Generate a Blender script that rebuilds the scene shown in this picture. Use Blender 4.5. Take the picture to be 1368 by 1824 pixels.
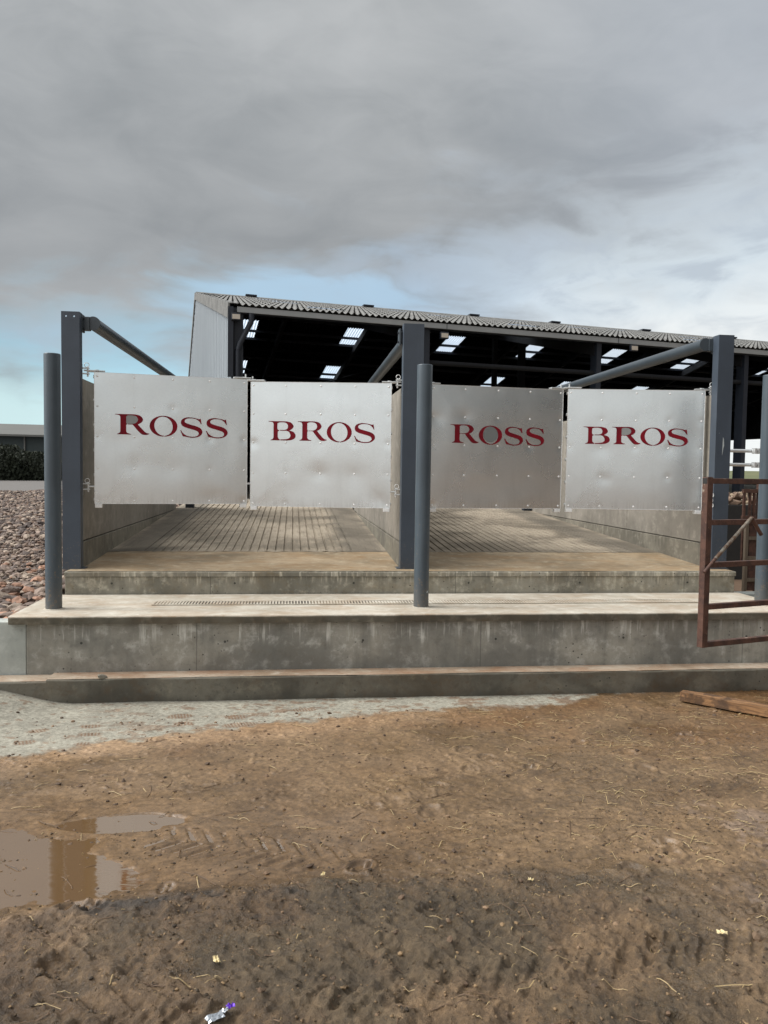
import bpy, bmesh, math, random
import numpy as np
from mathutils import Vector, Matrix
from mathutils.geometry import tessellate_polygon
random.seed(7); rng = np.random.default_rng(7)
scn = bpy.context.scene
for o in list(bpy.data.objects): bpy.data.objects.remove(o)
COL = scn.collection
R = math.radians

# ---------------------------------------------------------------- camera
yaw, pitch, roll = 0.11489, 0.05173, -0.01437
cy_, sy_, cp_, sp_ = math.cos(yaw), math.sin(yaw), math.cos(pitch), math.sin(pitch)
fwd = Vector((sy_*cp_, cy_*cp_, -sp_)); rgt = Vector((cy_, -sy_, 0)); dwn = fwd.cross(rgt)
cr, sr = math.cos(roll), math.sin(roll)
r2 = cr*rgt + sr*dwn; d2 = -sr*rgt + cr*dwn
cam = bpy.data.objects.new('camera', bpy.data.cameras.new('camera')); COL.objects.link(cam)
M = Matrix((r2, -d2, -fwd)).transposed().to_4x4(); M.translation = Vector((-1.2057, -8.0129, 1.0079))
cam.matrix_world = M
cam.data.sensor_fit = 'VERTICAL'; cam.data.sensor_height = 36; cam.data.lens = 36*1411.12/1824
cam.data.clip_start = 0.1; cam.data.clip_end = 2000
scn.camera = cam
scn.view_settings.view_transform = 'Standard'; scn.view_settings.look = 'None'
scn.view_settings.exposure = 0; scn.view_settings.gamma = 1

# ---------------------------------------------------------------- node helpers
class NT:
    def __init__(s, tree): s.t = tree; s.L = tree.links
    def n(s, typ, props=None, **inp):
        nd = s.t.nodes.new(typ)
        for k, v in (props or {}).items(): setattr(nd, k, v)
        for k, v in inp.items():
            s.set(nd.inputs[int(k[1:])] if k[0] == 'i' and k[1:].isdigit() else nd.inputs[k.replace('_', ' ')], v)
        return nd
    def set(s, sock, v):
        if isinstance(v, bpy.types.NodeSocket): s.L.new(v, sock)
        elif isinstance(v, bpy.types.Node): s.L.new(v.outputs[0], sock)
        elif isinstance(v, (tuple, list)) and len(v) == 3 and sock.type == 'RGBA': sock.default_value = (*v, 1)
        else: sock.default_value = v
    def m(s, op, a, b=0.0, c=0.0, clamp=False):
        nd = s.t.nodes.new('ShaderNodeMath'); nd.operation = op; nd.use_clamp = clamp
        s.set(nd.inputs[0], a); s.set(nd.inputs[1], b); s.set(nd.inputs[2], c); return nd.outputs[0]
    def step(s, v, a, b):   # smoothstep a->b
        nd = s.t.nodes.new('ShaderNodeMapRange'); nd.interpolation_type = 'SMOOTHSTEP'
        s.set(nd.inputs['Value'], v); nd.inputs['From Min'].default_value = min(a, b); nd.inputs['From Max'].default_value = max(a, b)
        if a > b: nd.inputs['To Min'].default_value = 1; nd.inputs['To Max'].default_value = 0
        return nd.outputs['Result']
    def mix(s, f, a, b, mode='MIX'):
        nd = s.t.nodes.new('ShaderNodeMix'); nd.data_type = 'RGBA'; nd.blend_type = mode
        s.set(nd.inputs[0], f); s.set(nd.inputs[6], a); s.set(nd.inputs[7], b); return nd.outputs[2]
    def noise(s, vec, scale, detail=4, rough=.55, dist=0, col=False):
        nd = s.t.nodes.new('ShaderNodeTexNoise'); s.set(nd.inputs['Vector'], vec)
        nd.inputs['Scale'].default_value = scale; nd.inputs['Detail'].default_value = detail
        nd.inputs['Roughness'].default_value = rough; nd.inputs['Distortion'].default_value = dist
        return nd.outputs[1 if col else 0]
    def mapv(s, vec, scale=(1, 1, 1), loc=(0, 0, 0)):
        nd = s.t.nodes.new('ShaderNodeMapping'); s.set(nd.inputs[0], vec)
        nd.inputs['Scale'].default_value = scale; nd.inputs['Location'].default_value = loc; return nd.outputs[0]
def lin(*c): return tuple(((v/255+.055)/1.055)**2.4 if v > 10 else v/255/12.92 for v in c)

# ---------------------------------------------------------------- sky
world = bpy.data.worlds.new('World'); scn.world = world; world.use_nodes = True
w = NT(world.node_tree); world.node_tree.nodes.clear()
SUN_EL, SUN_AZ = R(44), R(-86)         # azimuth from +y towards +x
sky = w.n('ShaderNodeTexSky', dict(sky_type='NISHITA', sun_disc=False, sun_elevation=SUN_EL, sun_rotation=SUN_AZ))
skyc = w.mix(1.0, sky.outputs[0], (.11, .11, .11), 'MULTIPLY')
tc = w.n('ShaderNodeTexCoord'); gen = tc.outputs['Generated']
sx = w.n('ShaderNodeSeparateXYZ', i0=gen); X, Y, Z = sx.outputs
az = w.m('ARCTAN2', X, Y); el = w.m('MAXIMUM', Z, 0.0)
inv = w.m('DIVIDE', 1.0, w.m('ADD', el, .16))
pl = w.n('ShaderNodeCombineXYZ', i0=w.m('MULTIPLY', X, inv), i1=w.m('MULTIPLY', Y, inv), i2=0.0).outputs[0]
n1 = w.noise(w.mapv(pl, (1.0, 1.0, 1), (3.1, 1.7, 0)), .55, 4, .45, .2)
n2 = w.noise(w.mapv(gen, (2.0, 2.0, 4.2), (1.3, 5.2, 0)), 1.7, 6, .5, .35)
n3 = w.noise(w.mapv(gen, (3.0, 3.0, 9), (7, 2, 1.3)), 1.9, 6, .52, .4)
n4 = w.noise(w.mapv(gen, (2.2, 2.2, 5.0), (9.3, 1.2, 4)), 4.0, 7, .55, .6)
cl = w.m('ADD', w.m('MULTIPLY', n1, .50), w.m('ADD', w.m('MULTIPLY', n2, .32), w.m('MULTIPLY', n4, .18)))
grey = w.mix(w.step(cl, .34, .66), lin(144, 149, 153), lin(190, 193, 195))
# deck thickens to a darker belt at left below the middle
belt = w.m('MULTIPLY', w.step(w.m('ABSOLUTE', w.m('SUBTRACT', el, .27)), .17, .0), w.step(az, .45, -.1))
grey = w.mix(w.m('MULTIPLY', belt, .30), grey, lin(116, 121, 127))
grey = w.mix(w.m('MULTIPLY', w.step(az, .1, .6), .28), grey, lin(176, 190, 210))
thr = w.m('ADD', .228, w.m('MULTIPLY', az, .20))
edge = w.m('ADD', w.m('SUBTRACT', thr, el), w.m('MULTIPLY', w.m('SUBTRACT', n3, .5), .34))
edge = w.m('ADD', edge, w.m('MULTIPLY', w.m('SUBTRACT', n4, .5), .12))
clear = w.step(edge, -.06, .11)
blue = w.mix(.12, lin(166, 218, 240), skyc)
blue = w.mix(w.step(az, -.30, .20), blue, lin(186, 212, 238))
white = w.mix(w.step(el, .0, .16), lin(246, 249, 248), lin(216, 228, 236))
blue = w.mix(w.step(az, .08, .40), blue, white)
blue = w.mix(w.step(el, .15, .02), blue, lin(214, 246, 248))
wisp = w.m('MULTIPLY', w.step(w.m('ADD', w.m('MULTIPLY', n3, .5), w.m('MULTIPLY', n4, .5)), .47, .60), w.m('SUBTRACT', 1.0, w.m('MULTIPLY', w.step(el, .16, .02), w.step(az, .1, .4))))
blue = w.mix(w.m('MULTIPLY', wisp, .62), blue, lin(176, 187, 200))
gapd = w.m('ADD', w.m('MULTIPLY', w.m('POWER', w.m('DIVIDE', w.m('SUBTRACT', az, .02), .17), 2.0), 1.0), w.m('POWER', w.m('DIVIDE', w.m('SUBTRACT', el, .205), .045), 2.0))
gap = w.m('MULTIPLY', w.step(w.m('ADD', w.m('SQRT', gapd), w.m('MULTIPLY', w.m('SUBTRACT', n3, .5), 2.4)), 1.15, .35), .8)
blue = w.mix(gap, blue, lin(182, 216, 242)); clear = w.m('MAXIMUM', clear, gap)
hot = w.m('MULTIPLY', w.step(az, .20, .46), w.step(w.m('ADD', el, w.m('MULTIPLY', w.m('SUBTRACT', n4, .5), .16)), .235, .13))
blue = w.mix(w.m('MULTIPLY', hot, .95), blue, lin(250, 253, 252)); clear = w.m('MAXIMUM', clear, w.m('MULTIPLY', hot, .9))
lo = w.m('MULTIPLY', w.step(az, -.12, -.26), w.step(w.m('ADD', el, w.m('MULTIPLY', w.m('SUBTRACT', n3, .5), .12)), .125, .05))
blue = w.mix(w.m('MULTIPLY', lo, .8), blue, lin(212, 240, 242)); clear = w.m('MAXIMUM', clear, w.m('MULTIPLY', lo, .95))
front = w.mix(w.m('MULTIPLY', clear, .95), grey, blue)
# unseen sky brightened overhead and behind as fill; dark patch added for gate reflections
over = w.mix(cl, (.66, .68, .71), (.95, .96, .97))
added_dark = w.m('MULTIPLY', w.step(X, .31, .41), w.step(el, .75, .35))
back = w.mix(w.m('MULTIPLY', added_dark, 1.0), w.mix(w.step(el, .08, .5), w.mix(w.step(X, -.22, .26), (1.00, 1.03, 1.04), (.72, .75, .76)), (.80, .81, .83)), (.07, .078, .08))
isback = w.step(Y, .25, -.15)
c = w.mix(isback, front, back)
c = w.mix(w.step(el, .56, .86), c, over)
# bright lobe added round the sun, out of view, for directional light
dt = w.n('ShaderNodeVectorMath', dict(operation='DOT_PRODUCT'), i0=gen, i1=(math.sin(SUN_AZ)*math.cos(SUN_EL), math.cos(SUN_AZ)*math.cos(SUN_EL), math.sin(SUN_EL))).outputs['Value']
c = w.mix(w.step(dt, .70, .98), c, (4.7, 4.65, 4.6))
c = w.mix(w.step(Z, .0, -.04), c, (.13, .125, .115))
bg = w.n('ShaderNodeBackground', Color=c, Strength=1.0)
w.n('ShaderNodeOutputWorld', Surface=bg)

sun = bpy.data.objects.new('sun', bpy.data.lights.new('sun', 'SUN')); COL.objects.link(sun)
sun.data.energy = 1.5; sun.data.angle = R(10); sun.data.color = (1, .98, .94)
sd = Vector((math.sin(SUN_AZ)*math.cos(SUN_EL), math.cos(SUN_AZ)*math.cos(SUN_EL), math.sin(SUN_EL)))
sun.rotation_euler = sd.to_track_quat('Z', 'Y').to_euler(); sun.location = (0, -20, 30)

# ---------------------------------------------------------------- materials
MATS = {}
def mat(name, build):
    m = bpy.data.materials.new(name); m.use_nodes = True; m.node_tree.nodes.clear()
    b = NT(m.node_tree); out = build(b); b.n('ShaderNodeOutputMaterial', Surface=out); MATS[name] = m; return m
def bsdf(b, col, rough=.6, metal=0.0, bump=None, bs=.3, bd=.01, spec=.5, **kw):
    p = b.n('ShaderNodeBsdfPrincipled'); b.set(p.inputs['Base Color'], col); b.set(p.inputs['Roughness'], rough)
    b.set(p.inputs['Metallic'], metal); b.set(p.inputs['Specular IOR Level'], spec)
    if bump is not None:
        bn = b.n('ShaderNodeBump', Height=bump, Strength=bs, Distance=bd); b.L.new(bn.outputs[0], p.inputs['Normal'])
    for k, v in kw.items(): b.set(p.inputs[k.replace('_', ' ')], v)
    return p.outputs[0]
def P(b): return b.n('ShaderNodeNewGeometry').outputs['Position']

def concrete(name, base, dark, light, streak=0.0, brown=None, brown_amt=0.0, rough=.85, ztop=0.0, zh=.5, tide=0.0, grit=1.0, holes=False):
    def f(b):
        p = P(b)
        n1 = b.noise(p, 1.3, 6, .6, .4); n2 = b.noise(p, 9, 6, .65); n3 = b.noise(p, 90, 4, .7)
        c = b.mix(b.step(n1, .34, .66), dark, base)
        c = b.mix(b.m('MULTIPLY', b.step(n2, .50, .72), .55), c, light)
        c = b.mix(b.m('MULTIPLY', b.step(n2, .46, .28), .5), c, tuple(v*.62 for v in dark))
        c = b.mix(b.m('MULTIPLY', b.step(n3, .55, .75), .22*grit), c, tuple(v*.45 for v in dark))
        zz = b.n('ShaderNodeSeparateXYZ', i0=p).outputs[2]
        if streak:
            s1 = b.noise(b.mapv(p, (1, 1, .06)), 26, 4, .65, .15); s2 = b.noise(b.mapv(p, (1, 1, .10)), 5, 5, .6, .2)
            top = b.step(zz, ztop-zh*.62, ztop-.02)
            lim = b.m('ADD', top, b.m('MULTIPLY', b.m('SUBTRACT', s2, .5), 2.0))
            k = b.m('MULTIPLY', b.step(s1, .52, .68), b.m('MULTIPLY', b.step(lim, .25, .9), streak))
            c = b.mix(k, c, light)
            c = b.mix(b.m('MULTIPLY', b.step(s2, .52, .34), .55*streak), c, tuple(v*.6 for v in dark))
        if tide:
            nn = b.m('ADD', zz, b.m('MULTIPLY', b.m('SUBTRACT', n1, .5), .45))
            c = b.mix(b.m('MULTIPLY', b.step(nn, ztop-zh*.45, ztop-zh*.95), tide), c, tuple(v*.62 for v in dark))
        if brown:
            nb = b.noise(b.mapv(p, (.6, 1.4, 1)), 2.6, 7, .68, .8); ns = b.noise(b.mapv(p, (1, 4, 1)), 14, 5, .7, .5)
            k = b.m('ADD', b.m('MULTIPLY', b.step(nb, .42, .66), .65), b.m('MULTIPLY', b.step(ns, .52, .66), .6))
            c = b.mix(b.m('MULTIPLY', k, brown_amt, 0, True), c, brown)
        if streak and zh < 1:      # shutter tie holes and board joints
            sp = b.n('ShaderNodeSeparateXYZ', i0=p); xx = sp.outputs[0]
            dx = b.m('MULTIPLY', b.m('ABSOLUTE', b.m('SUBTRACT', b.m('FRACT', b.m('DIVIDE', b.m('ADD', xx, 9.37), 1.17)), .5)), 1.17)
            dz = b.m('SUBTRACT', zz, ztop-zh*.38); dd = b.m('SQRT', b.m('ADD', b.m('MULTIPLY', dx, dx), b.m('MULTIPLY', dz, dz)))
            c = b.mix(b.m('MULTIPLY', b.step(dd, .075, .015), .3), c, tuple(v*.5 for v in dark)); c = b.mix(b.m('MULTIPLY', b.step(dd, .013, .008), .85), c, (.03, .03, .027))
            dj = b.m('MULTIPLY', b.m('ABSOLUTE', b.m('SUBTRACT', b.m('FRACT', b.m('DIVIDE', b.m('ADD', xx, 8.1), 2.44)), .5)), 2.44)
            c = b.mix(b.m('MULTIPLY', b.step(dj, .007, .002), .55), c, tuple(v*.4 for v in dark))
        h = b.m('ADD', b.m('MULTIPLY', n3, .35), b.m('MULTIPLY', n2, .8))
        if holes:
            v = b.n('ShaderNodeTexVoronoi', Vector=p, Scale=17.0).outputs['Distance']
            hk = b.m('MULTIPLY', b.step(v, .15, .06), b.step(n1, .42, .6))
            c = b.mix(hk, c, (.03, .028, .024)); h = b.m('SUBTRACT', h, b.m('MULTIPLY', hk, .8))
        return bsdf(b, c, rough, bump=h, bs=.55, bd=.006, spec=.35)
    return mat(name, f)
concrete('con_face', lin(158, 155, 144), lin(122, 121, 114), lin(204, 203, 195), streak=.8, ztop=-.28, zh=.45, tide=.5, holes=True, brown=lin(96, 84, 66), brown_amt=.25)
concrete('con_riser', lin(150, 146, 133), lin(114, 111, 100), lin(206, 200, 182), streak=.8, ztop=0.0, zh=.3, brown=lin(124, 104, 70), brown_amt=.35, holes=True)
concrete('con_tread', lin(196, 190, 176), lin(168, 160, 145), lin(214, 210, 200), brown=lin(150, 118, 84), brown_amt=.55, grit=.6)
concrete('con_lip', lin(100, 96, 84), lin(70, 67, 58), lin(140, 134, 118), brown=lin(90, 72, 50), brown_amt=.4)
concrete('con_kerb', lin(108, 104, 93), lin(80, 77, 68), lin(128, 122, 106), tide=.6, ztop=-.7, zh=.2, brown=lin(84, 66, 46), brown_amt=.5, holes=True, rough=.7)
concrete('con_ledge', lin(172, 158, 140), lin(140, 122, 102), lin(196, 186, 170), brown=lin(140, 100, 70), brown_amt=.8)
concrete('con_pale', lin(172, 176, 170), lin(148, 152, 146), lin(190, 194, 188), streak=.3, ztop=-.27, zh=.45, grit=.5)
concrete('con_slab', lin(170, 152, 126), lin(134, 120, 98), lin(196, 184, 160), brown=lin(150, 118, 78), brown_amt=.7, grit=.6)
concrete('con_wall', lin(146, 140, 130), lin(124, 119, 110), lin(164, 158, 147), streak=.45, ztop=1.9, zh=2.4, grit=.5)
concrete('con_wall_low', lin(132, 127, 114), lin(104, 100, 90), lin(160, 154, 140), streak=.5, ztop=.3, zh=.4)
concrete('con_yard', lin(150, 140, 124), lin(120, 112, 98), lin(170, 162, 148))
def f_ramp(b):
    p = P(b); n1 = b.noise(p, .9, 6, .6, .5); n2 = b.noise(b.mapv(p, (4, .35, 1)), 6, 6, .65); n3 = b.noise(p, 70, 4, .7)
    c = b.mix(b.step(n1, .36, .62), lin(118, 109, 95), lin(168, 156, 138))
    c = b.mix(b.m('MULTIPLY', b.step(n2, .48, .66), .4), c, lin(98, 91, 80))
    c = b.mix(b.m('MULTIPLY', b.step(n3, .52, .7), .35), c, lin(90, 84, 74))
    x = b.n('ShaderNodeSeparateXYZ', i0=p).outputs[0]
    e = b.m('MINIMUM', b.m('ABSOLUTE', b.m('ADD', x, .36)), b.m('MINIMUM', b.m('ABSOLUTE', b.m('SUBTRACT', x, 2.95)), b.m('ABSOLUTE', b.m('ADD', x, 3.0))))
    e = b.m('ADD', e, b.m('MULTIPLY', b.m('SUBTRACT', n1, .5), .25))
    c = b.mix(b.m('MULTIPLY', b.step(e, .36, .12), .6), c, lin(88, 84, 76))
    return bsdf(b, c, .85, bump=b.m('ADD', n3, b.m('MULTIPLY', n2, .6)), bs=.7, bd=.01, spec=.3)
mat('ramp', f_ramp)

def painted(name, col, rough=.38, var=.12):
    def f(b):
        p = P(b); n = b.noise(p, 2.2, 5, .6); d = b.noise(p, 60, 3, .6); s = b.noise(b.mapv(p, (1, 1, .08)), 14, 4, .6)
        c = b.mix(b.step(n, .3, .7), tuple(v*(1-var) for v in col), tuple(v*(1+var) for v in col))
        c = b.mix(b.m('MULTIPLY', b.step(s, .55, .75), .22), c, tuple(min(1, v*1.6+.02) for v in col))
        z = b.n('ShaderNodeSeparateXYZ', i0=p).outputs[2]
        c = b.mix(b.m('MULTIPLY', b.step(b.m('ADD', z, b.m('MULTIPLY', n, .25)), .25, -.1), .35), c, lin(104, 98, 88))
        sc = b.noise(b.mapv(p, (1, 1, .35)), 22, 7, .78, .8)
        c = b.mix(b.m('MULTIPLY', b.step(sc, .68, .71), .5), c, lin(150, 154, 156))
        mu = b.noise(p, 40, 5, .7); c = b.mix(b.m('MULTIPLY', b.step(b.m('SUBTRACT', mu, b.m('MULTIPLY', z, .10)), .57, .62), .5), c, lin(120, 104, 84))
        r = b.m('ADD', rough, b.m('MULTIPLY', d, .12))
        return bsdf(b, c, r, bump=d, bs=.08, bd=.002)
    return mat(name, f)
painted('blue_grey', lin(60, 69, 80))
painted('bollard_paint', lin(68, 79, 87), .34)
painted('navy', lin(28, 34, 44), .5)
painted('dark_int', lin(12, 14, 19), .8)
painted('tube_paint', lin(60, 68, 74), .3)
def f_galv(b):
    tcn = b.n('ShaderNodeTexCoord'); o = tcn.outputs['Object']
    v = b.n('ShaderNodeTexVoronoi', Vector=o, Scale=70.0); n = b.noise(o, 2.0, 5, .55, .3); n2 = b.noise(b.mapv(o, (1, 1, .15)), 9, 5, .6)
    g = b.mix(b.n('ShaderNodeSeparateColor', i0=v.outputs['Color']).outputs[0], (.765, .80, .80), (.79, .825, .82))
    g = b.mix(b.m('MULTIPLY', b.step(n2, .5, .75), .3), g, (.66, .69, .68))
    sc = b.noise(b.mapv(o, (5, 1, 1), (2, 0, 0)), 16, 6, .75)
    g = b.mix(b.m('MULTIPLY', b.step(sc, .74, .80), .35), g, (.3, .31, .31))
    so = b.n('ShaderNodeSeparateXYZ', i0=o); zl = so.outputs[2]
    gr = b.m('MULTIPLY', b.step(b.m('ADD', zl, b.m('MULTIPLY', n2, .22)), .26, .06), b.step(b.noise(b.mapv(o, (1, 1, .12)), 34, 4, .6), .42, .62))
    g = b.mix(b.m('MULTIPLY', gr, .22), g, (.36, .36, .34))
    r = b.m('ADD', .21, b.m('MULTIPLY', n, .14))
    return bsdf(b, g, r, 1.0, bump=n, bs=.06, bd=.02)
mat('galv_panel', f_galv)
def f_galv2(b):
    p = P(b); n = b.noise(p, 25, 4, .6)
    return bsdf(b, b.mix(n, (.5, .52, .52), (.74, .75, .74)), .42, .7, bump=n, bs=.2, bd=.003)
mat('galv', f_galv2)
def f_zinc(b):
    p = P(b); n = b.noise(p, 40, 3, .6); return bsdf(b, b.mix(n, (.72, .73, .72), (.9, .9, .89)), .4, .25)
mat('bolt', f_zinc)
def f_red(b):
    tcn = b.n('ShaderNodeTexCoord').outputs['Object']; n = b.noise(tcn, 7, 5, .6)
    return bsdf(b, b.mix(b.step(n, .3, .7), lin(100, 4, 24), lin(126, 4, 26)), .6, spec=.25, bump=n, bs=.1, bd=.003)
mat('red_paint', f_red)
mat('grey_patch', lambda b: bsdf(b, b.mix(b.noise(P(b), 30), lin(140, 143, 142), lin(150, 153, 152)), .55, .1))
mat('dark_patch', lambda b: bsdf(b, b.mix(b.noise(P(b), 30), lin(112, 116, 116), lin(122, 126, 125)), .55, .1))
def f_rust(b):
    p = P(b); n = b.noise(p, 11, 6, .65); n2 = b.noise(p, 60, 4, .7)
    c = b.mix(b.step(n, .36, .62), lin(58, 38, 31), lin(84, 56, 44)); c = b.mix(b.m('MULTIPLY', b.step(n2, .6, .72), .5), c, lin(150, 120, 96))
    c = b.mix(b.m('MULTIPLY', b.step(n, .64, .72), .7), c, lin(150, 140, 126))
    return bsdf(b, c, .7, bump=n2, bs=.4, bd=.003)
mat('rust', f_rust)
mat('old_pipe', lambda b: bsdf(b, b.mix(b.step(b.noise(P(b), 18, 6, .7), .4, .62), lin(130, 126, 116), lin(96, 74, 58)), .6, .3))
def f_wood(b):
    tcn = b.n('ShaderNodeTexCoord').outputs['Object']; n = b.noise(b.mapv(tcn, (.4, 6, 6)), 6, 6, .7, .6); n2 = b.noise(tcn, 9, 5, .6)
    c = b.mix(b.step(n, .35, .65), lin(98, 70, 46), lin(150, 112, 74)); c = b.mix(b.m('MULTIPLY', b.step(n2, .48, .62), .8), c, lin(66, 48, 33))
    return bsdf(b, c, .75, bump=n, bs=.7, bd=.006)
mat('wood', f_wood)
def f_roof(b):
    p = P(b); n = b.noise(p, 3, 6, .65); n2 = b.noise(p, 30, 4, .7)
    c = b.mix(b.step(n, .35, .65), lin(92, 92, 90), lin(122, 122, 119)); c = b.mix(b.m('MULTIPLY', b.step(n2, .55, .7), .4), c, lin(86, 86, 84))
    return bsdf(b, c, .85, bump=n2, bs=.3, bd=.01)
mat('fibre_cement', f_roof)
mat('fascia', lambda b: bsdf(b, b.mix(b.noise(P(b), 4), lin(136, 140, 140), lin(158, 160, 160)), .5, .2))
mat('cladding', lambda b: bsdf(b, b.mix(b.noise(b.mapv(P(b), (1, 1, .1)), 5), lin(136, 144, 150), lin(158, 165, 169)), .45, .25))
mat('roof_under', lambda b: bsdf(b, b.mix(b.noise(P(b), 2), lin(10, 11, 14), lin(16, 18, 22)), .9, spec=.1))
def f_light(b):
    p = P(b); n = b.noise(p, 3, 4)
    t = b.n('ShaderNodeBsdfTranslucent', Color=b.mix(n, (.60, .68, .78), (.74, .80, .88)))
    d = b.n('ShaderNodeBsdfTransparent', Color=(.9, .95, 1))
    mx = b.n('ShaderNodeMixShader', i0=.35); b.L.new(t.outputs[0], mx.inputs[1]); b.L.new(d.outputs[0], mx.inputs[2]); return mx.outputs[0]
mat('rooflight', f_light)
def f_mud(b):
    at = b.n('ShaderNodeAttribute', dict(attribute_name='Col')); wt = b.n('ShaderNodeAttribute', dict(attribute_name='wet')); rg_ = b.n('ShaderNodeAttribute', dict(attribute_name='rgh')).outputs['Fac']
    p = P(b); n = b.noise(p, 34, 7, .74, .4); n2 = b.noise(p, 160, 4, .7); n3 = b.noise(p, 6, 6, .65, .6)
    c = b.mix(1.0, at.outputs['Color'], b.mix(b.step(n, .32, .68), (.66, .65, .64), (1.24, 1.25, 1.26)), 'MULTIPLY')
    c = b.mix(1.0, c, b.mix(b.step(n3, .3, .7), (.84, .84, .84), (1.12, 1.12, 1.12)), 'MULTIPLY')
    c = b.mix(b.m('MULTIPLY', b.step(n2, .55, .66), .6), c, b.mix(1.0, c, (.4, .38, .36), 'MULTIPLY'))
    c = b.mix(b.m('MULTIPLY', b.step(n2, .36, .28), .35), c, b.mix(1.0, c, (1.7, 1.65, 1.6), 'MULTIPLY'))
    r = b.m('SUBTRACT', .85, b.m('MULTIPLY', b.m('MULTIPLY', wt.outputs['Fac'], .66), b.step(n3, .15, .5)), 0, True)
    h = b.m('ADD', b.m('MULTIPLY', n, 1.0), b.m('MULTIPLY', n2, .4))
    return bsdf(b, c, r, bump=h, bs=rg_, bd=.016, spec=.5)
mat('mud', f_mud)
def f_ground(b):
    p = P(b); n = b.noise(p, .5, 6, .6); n2 = b.noise(p, .03, 4, .6)
    y = b.n('ShaderNodeSeparateXYZ', i0=p).outputs[1]
    c = b.mix(n, lin(96, 76, 60), lin(120, 98, 78)); g = b.mix(n2, lin(74, 84, 50), lin(112, 110, 74))
    return bsdf(b, b.mix(b.step(y, 50, 70), c, g), .9, bump=b.noise(p, 8), bs=.5, bd=.05)
mat('ground', f_ground)
mat('water', lambda b: bsdf(b, b.mix(b.noise(P(b), 2), lin(96, 72, 44), lin(106, 82, 54)), .04, bump=b.noise(b.mapv(P(b), (1, 3, 1)), 9, 2), bs=.05, bd=.01, spec=.5, IOR=2.8))
def f_stone(b):
    at = b.n('ShaderNodeAttribute', dict(attribute_name='Col')); n = b.noise(P(b), 25, 5, .65)
    return bsdf(b, b.mix(1.0, at.outputs['Color'], b.mix(n, (.7, .7, .7), (1.3, 1.3, 1.3)), 'MULTIPLY'), .85, bump=n, bs=.5, bd=.01)
mat('stone', f_stone)
def f_gbase(b):
    p = P(b); v = b.n('ShaderNodeTexVoronoi', Vector=p, Scale=9.0); n = b.noise(p, 1.2, 5)
    c = b.mix(b.n('ShaderNodeSeparateColor', i0=v.outputs['Color']).outputs[0], lin(78, 60, 54), lin(142, 116, 104))
    c = b.mix(b.step(v.outputs['Distance'], .35, .7), c, lin(52, 42, 38)); c = b.mix(b.m('MULTIPLY', n, .4), c, lin(110, 92, 84))
    return bsdf(b, c, .9, bump=b.m('SUBTRACT', 1.0, v.outputs['Distance']), bs=1, bd=.06)
mat('gravel_base', f_gbase)
mat('road', lambda b: bsdf(b, b.mix(b.noise(P(b), .7, 5), lin(92, 88, 85), lin(112, 108, 104)), .9))
mat('leaf', lambda b: bsdf(b, b.mix(b.noise(P(b), 1.5, 5), lin(22, 30, 20), lin(48, 54, 36)), .8))
mat('straw', lambda b: bsdf(b, b.mix(b.noise(P(b), 6), lin(128, 106, 74), lin(190, 168, 122)), .6))
mat('old_wood', lambda b: bsdf(b, b.mix(b.noise(b.mapv(P(b), (8, 8, .6)), 6, 5), lin(70, 60, 50), lin(120, 108, 92)), .85))
mat('twig', lambda b: bsdf(b, b.mix(b.noise(P(b), 9), lin(66, 48, 34), lin(112, 88, 62)), .7))
mat('green_clad', lambda b: bsdf(b, b.mix(b.noise(P(b), .4), lin(40, 50, 50), lin(48, 58, 58)), .7))
mat('grey_clad', lambda b: bsdf(b, b.mix(b.noise(P(b), .4), lin(88, 88, 84), lin(100, 100, 96)), .6))
mat('dark', lambda b: bsdf(b, b.mix(b.noise(P(b), 9), (.012, .012, .012), (.03, .028, .025)), .8))
mat('slot_shade', lambda b: bsdf(b, b.mix(b.step(b.noise(P(b), 3, 5), .4, .6), lin(60, 54, 46), lin(128, 116, 98)), .9))
mat('lens', lambda b: bsdf(b, b.mix(b.noise(P(b), 5), lin(180, 170, 156), lin(200, 192, 178)), .25))
mat('purple', lambda b: bsdf(b, b.mix(b.noise(P(b), 60), lin(70, 30, 150), lin(110, 60, 190)), .25, .3))
mat('foil', lambda b: bsdf(b, b.mix(b.noise(P(b), 70), (.16, .19, .22), (.6, .63, .66)), .3, .6))
mat('cream', lambda b: bsdf(b, b.mix(b.noise(P(b), 60), lin(190, 170, 120), lin(224, 210, 170)), .6))
mat('chip', lambda b: bsdf(b, b.mix(b.noise(P(b), 60), lin(150, 158, 160), lin(190, 196, 196)), .5))

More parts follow.
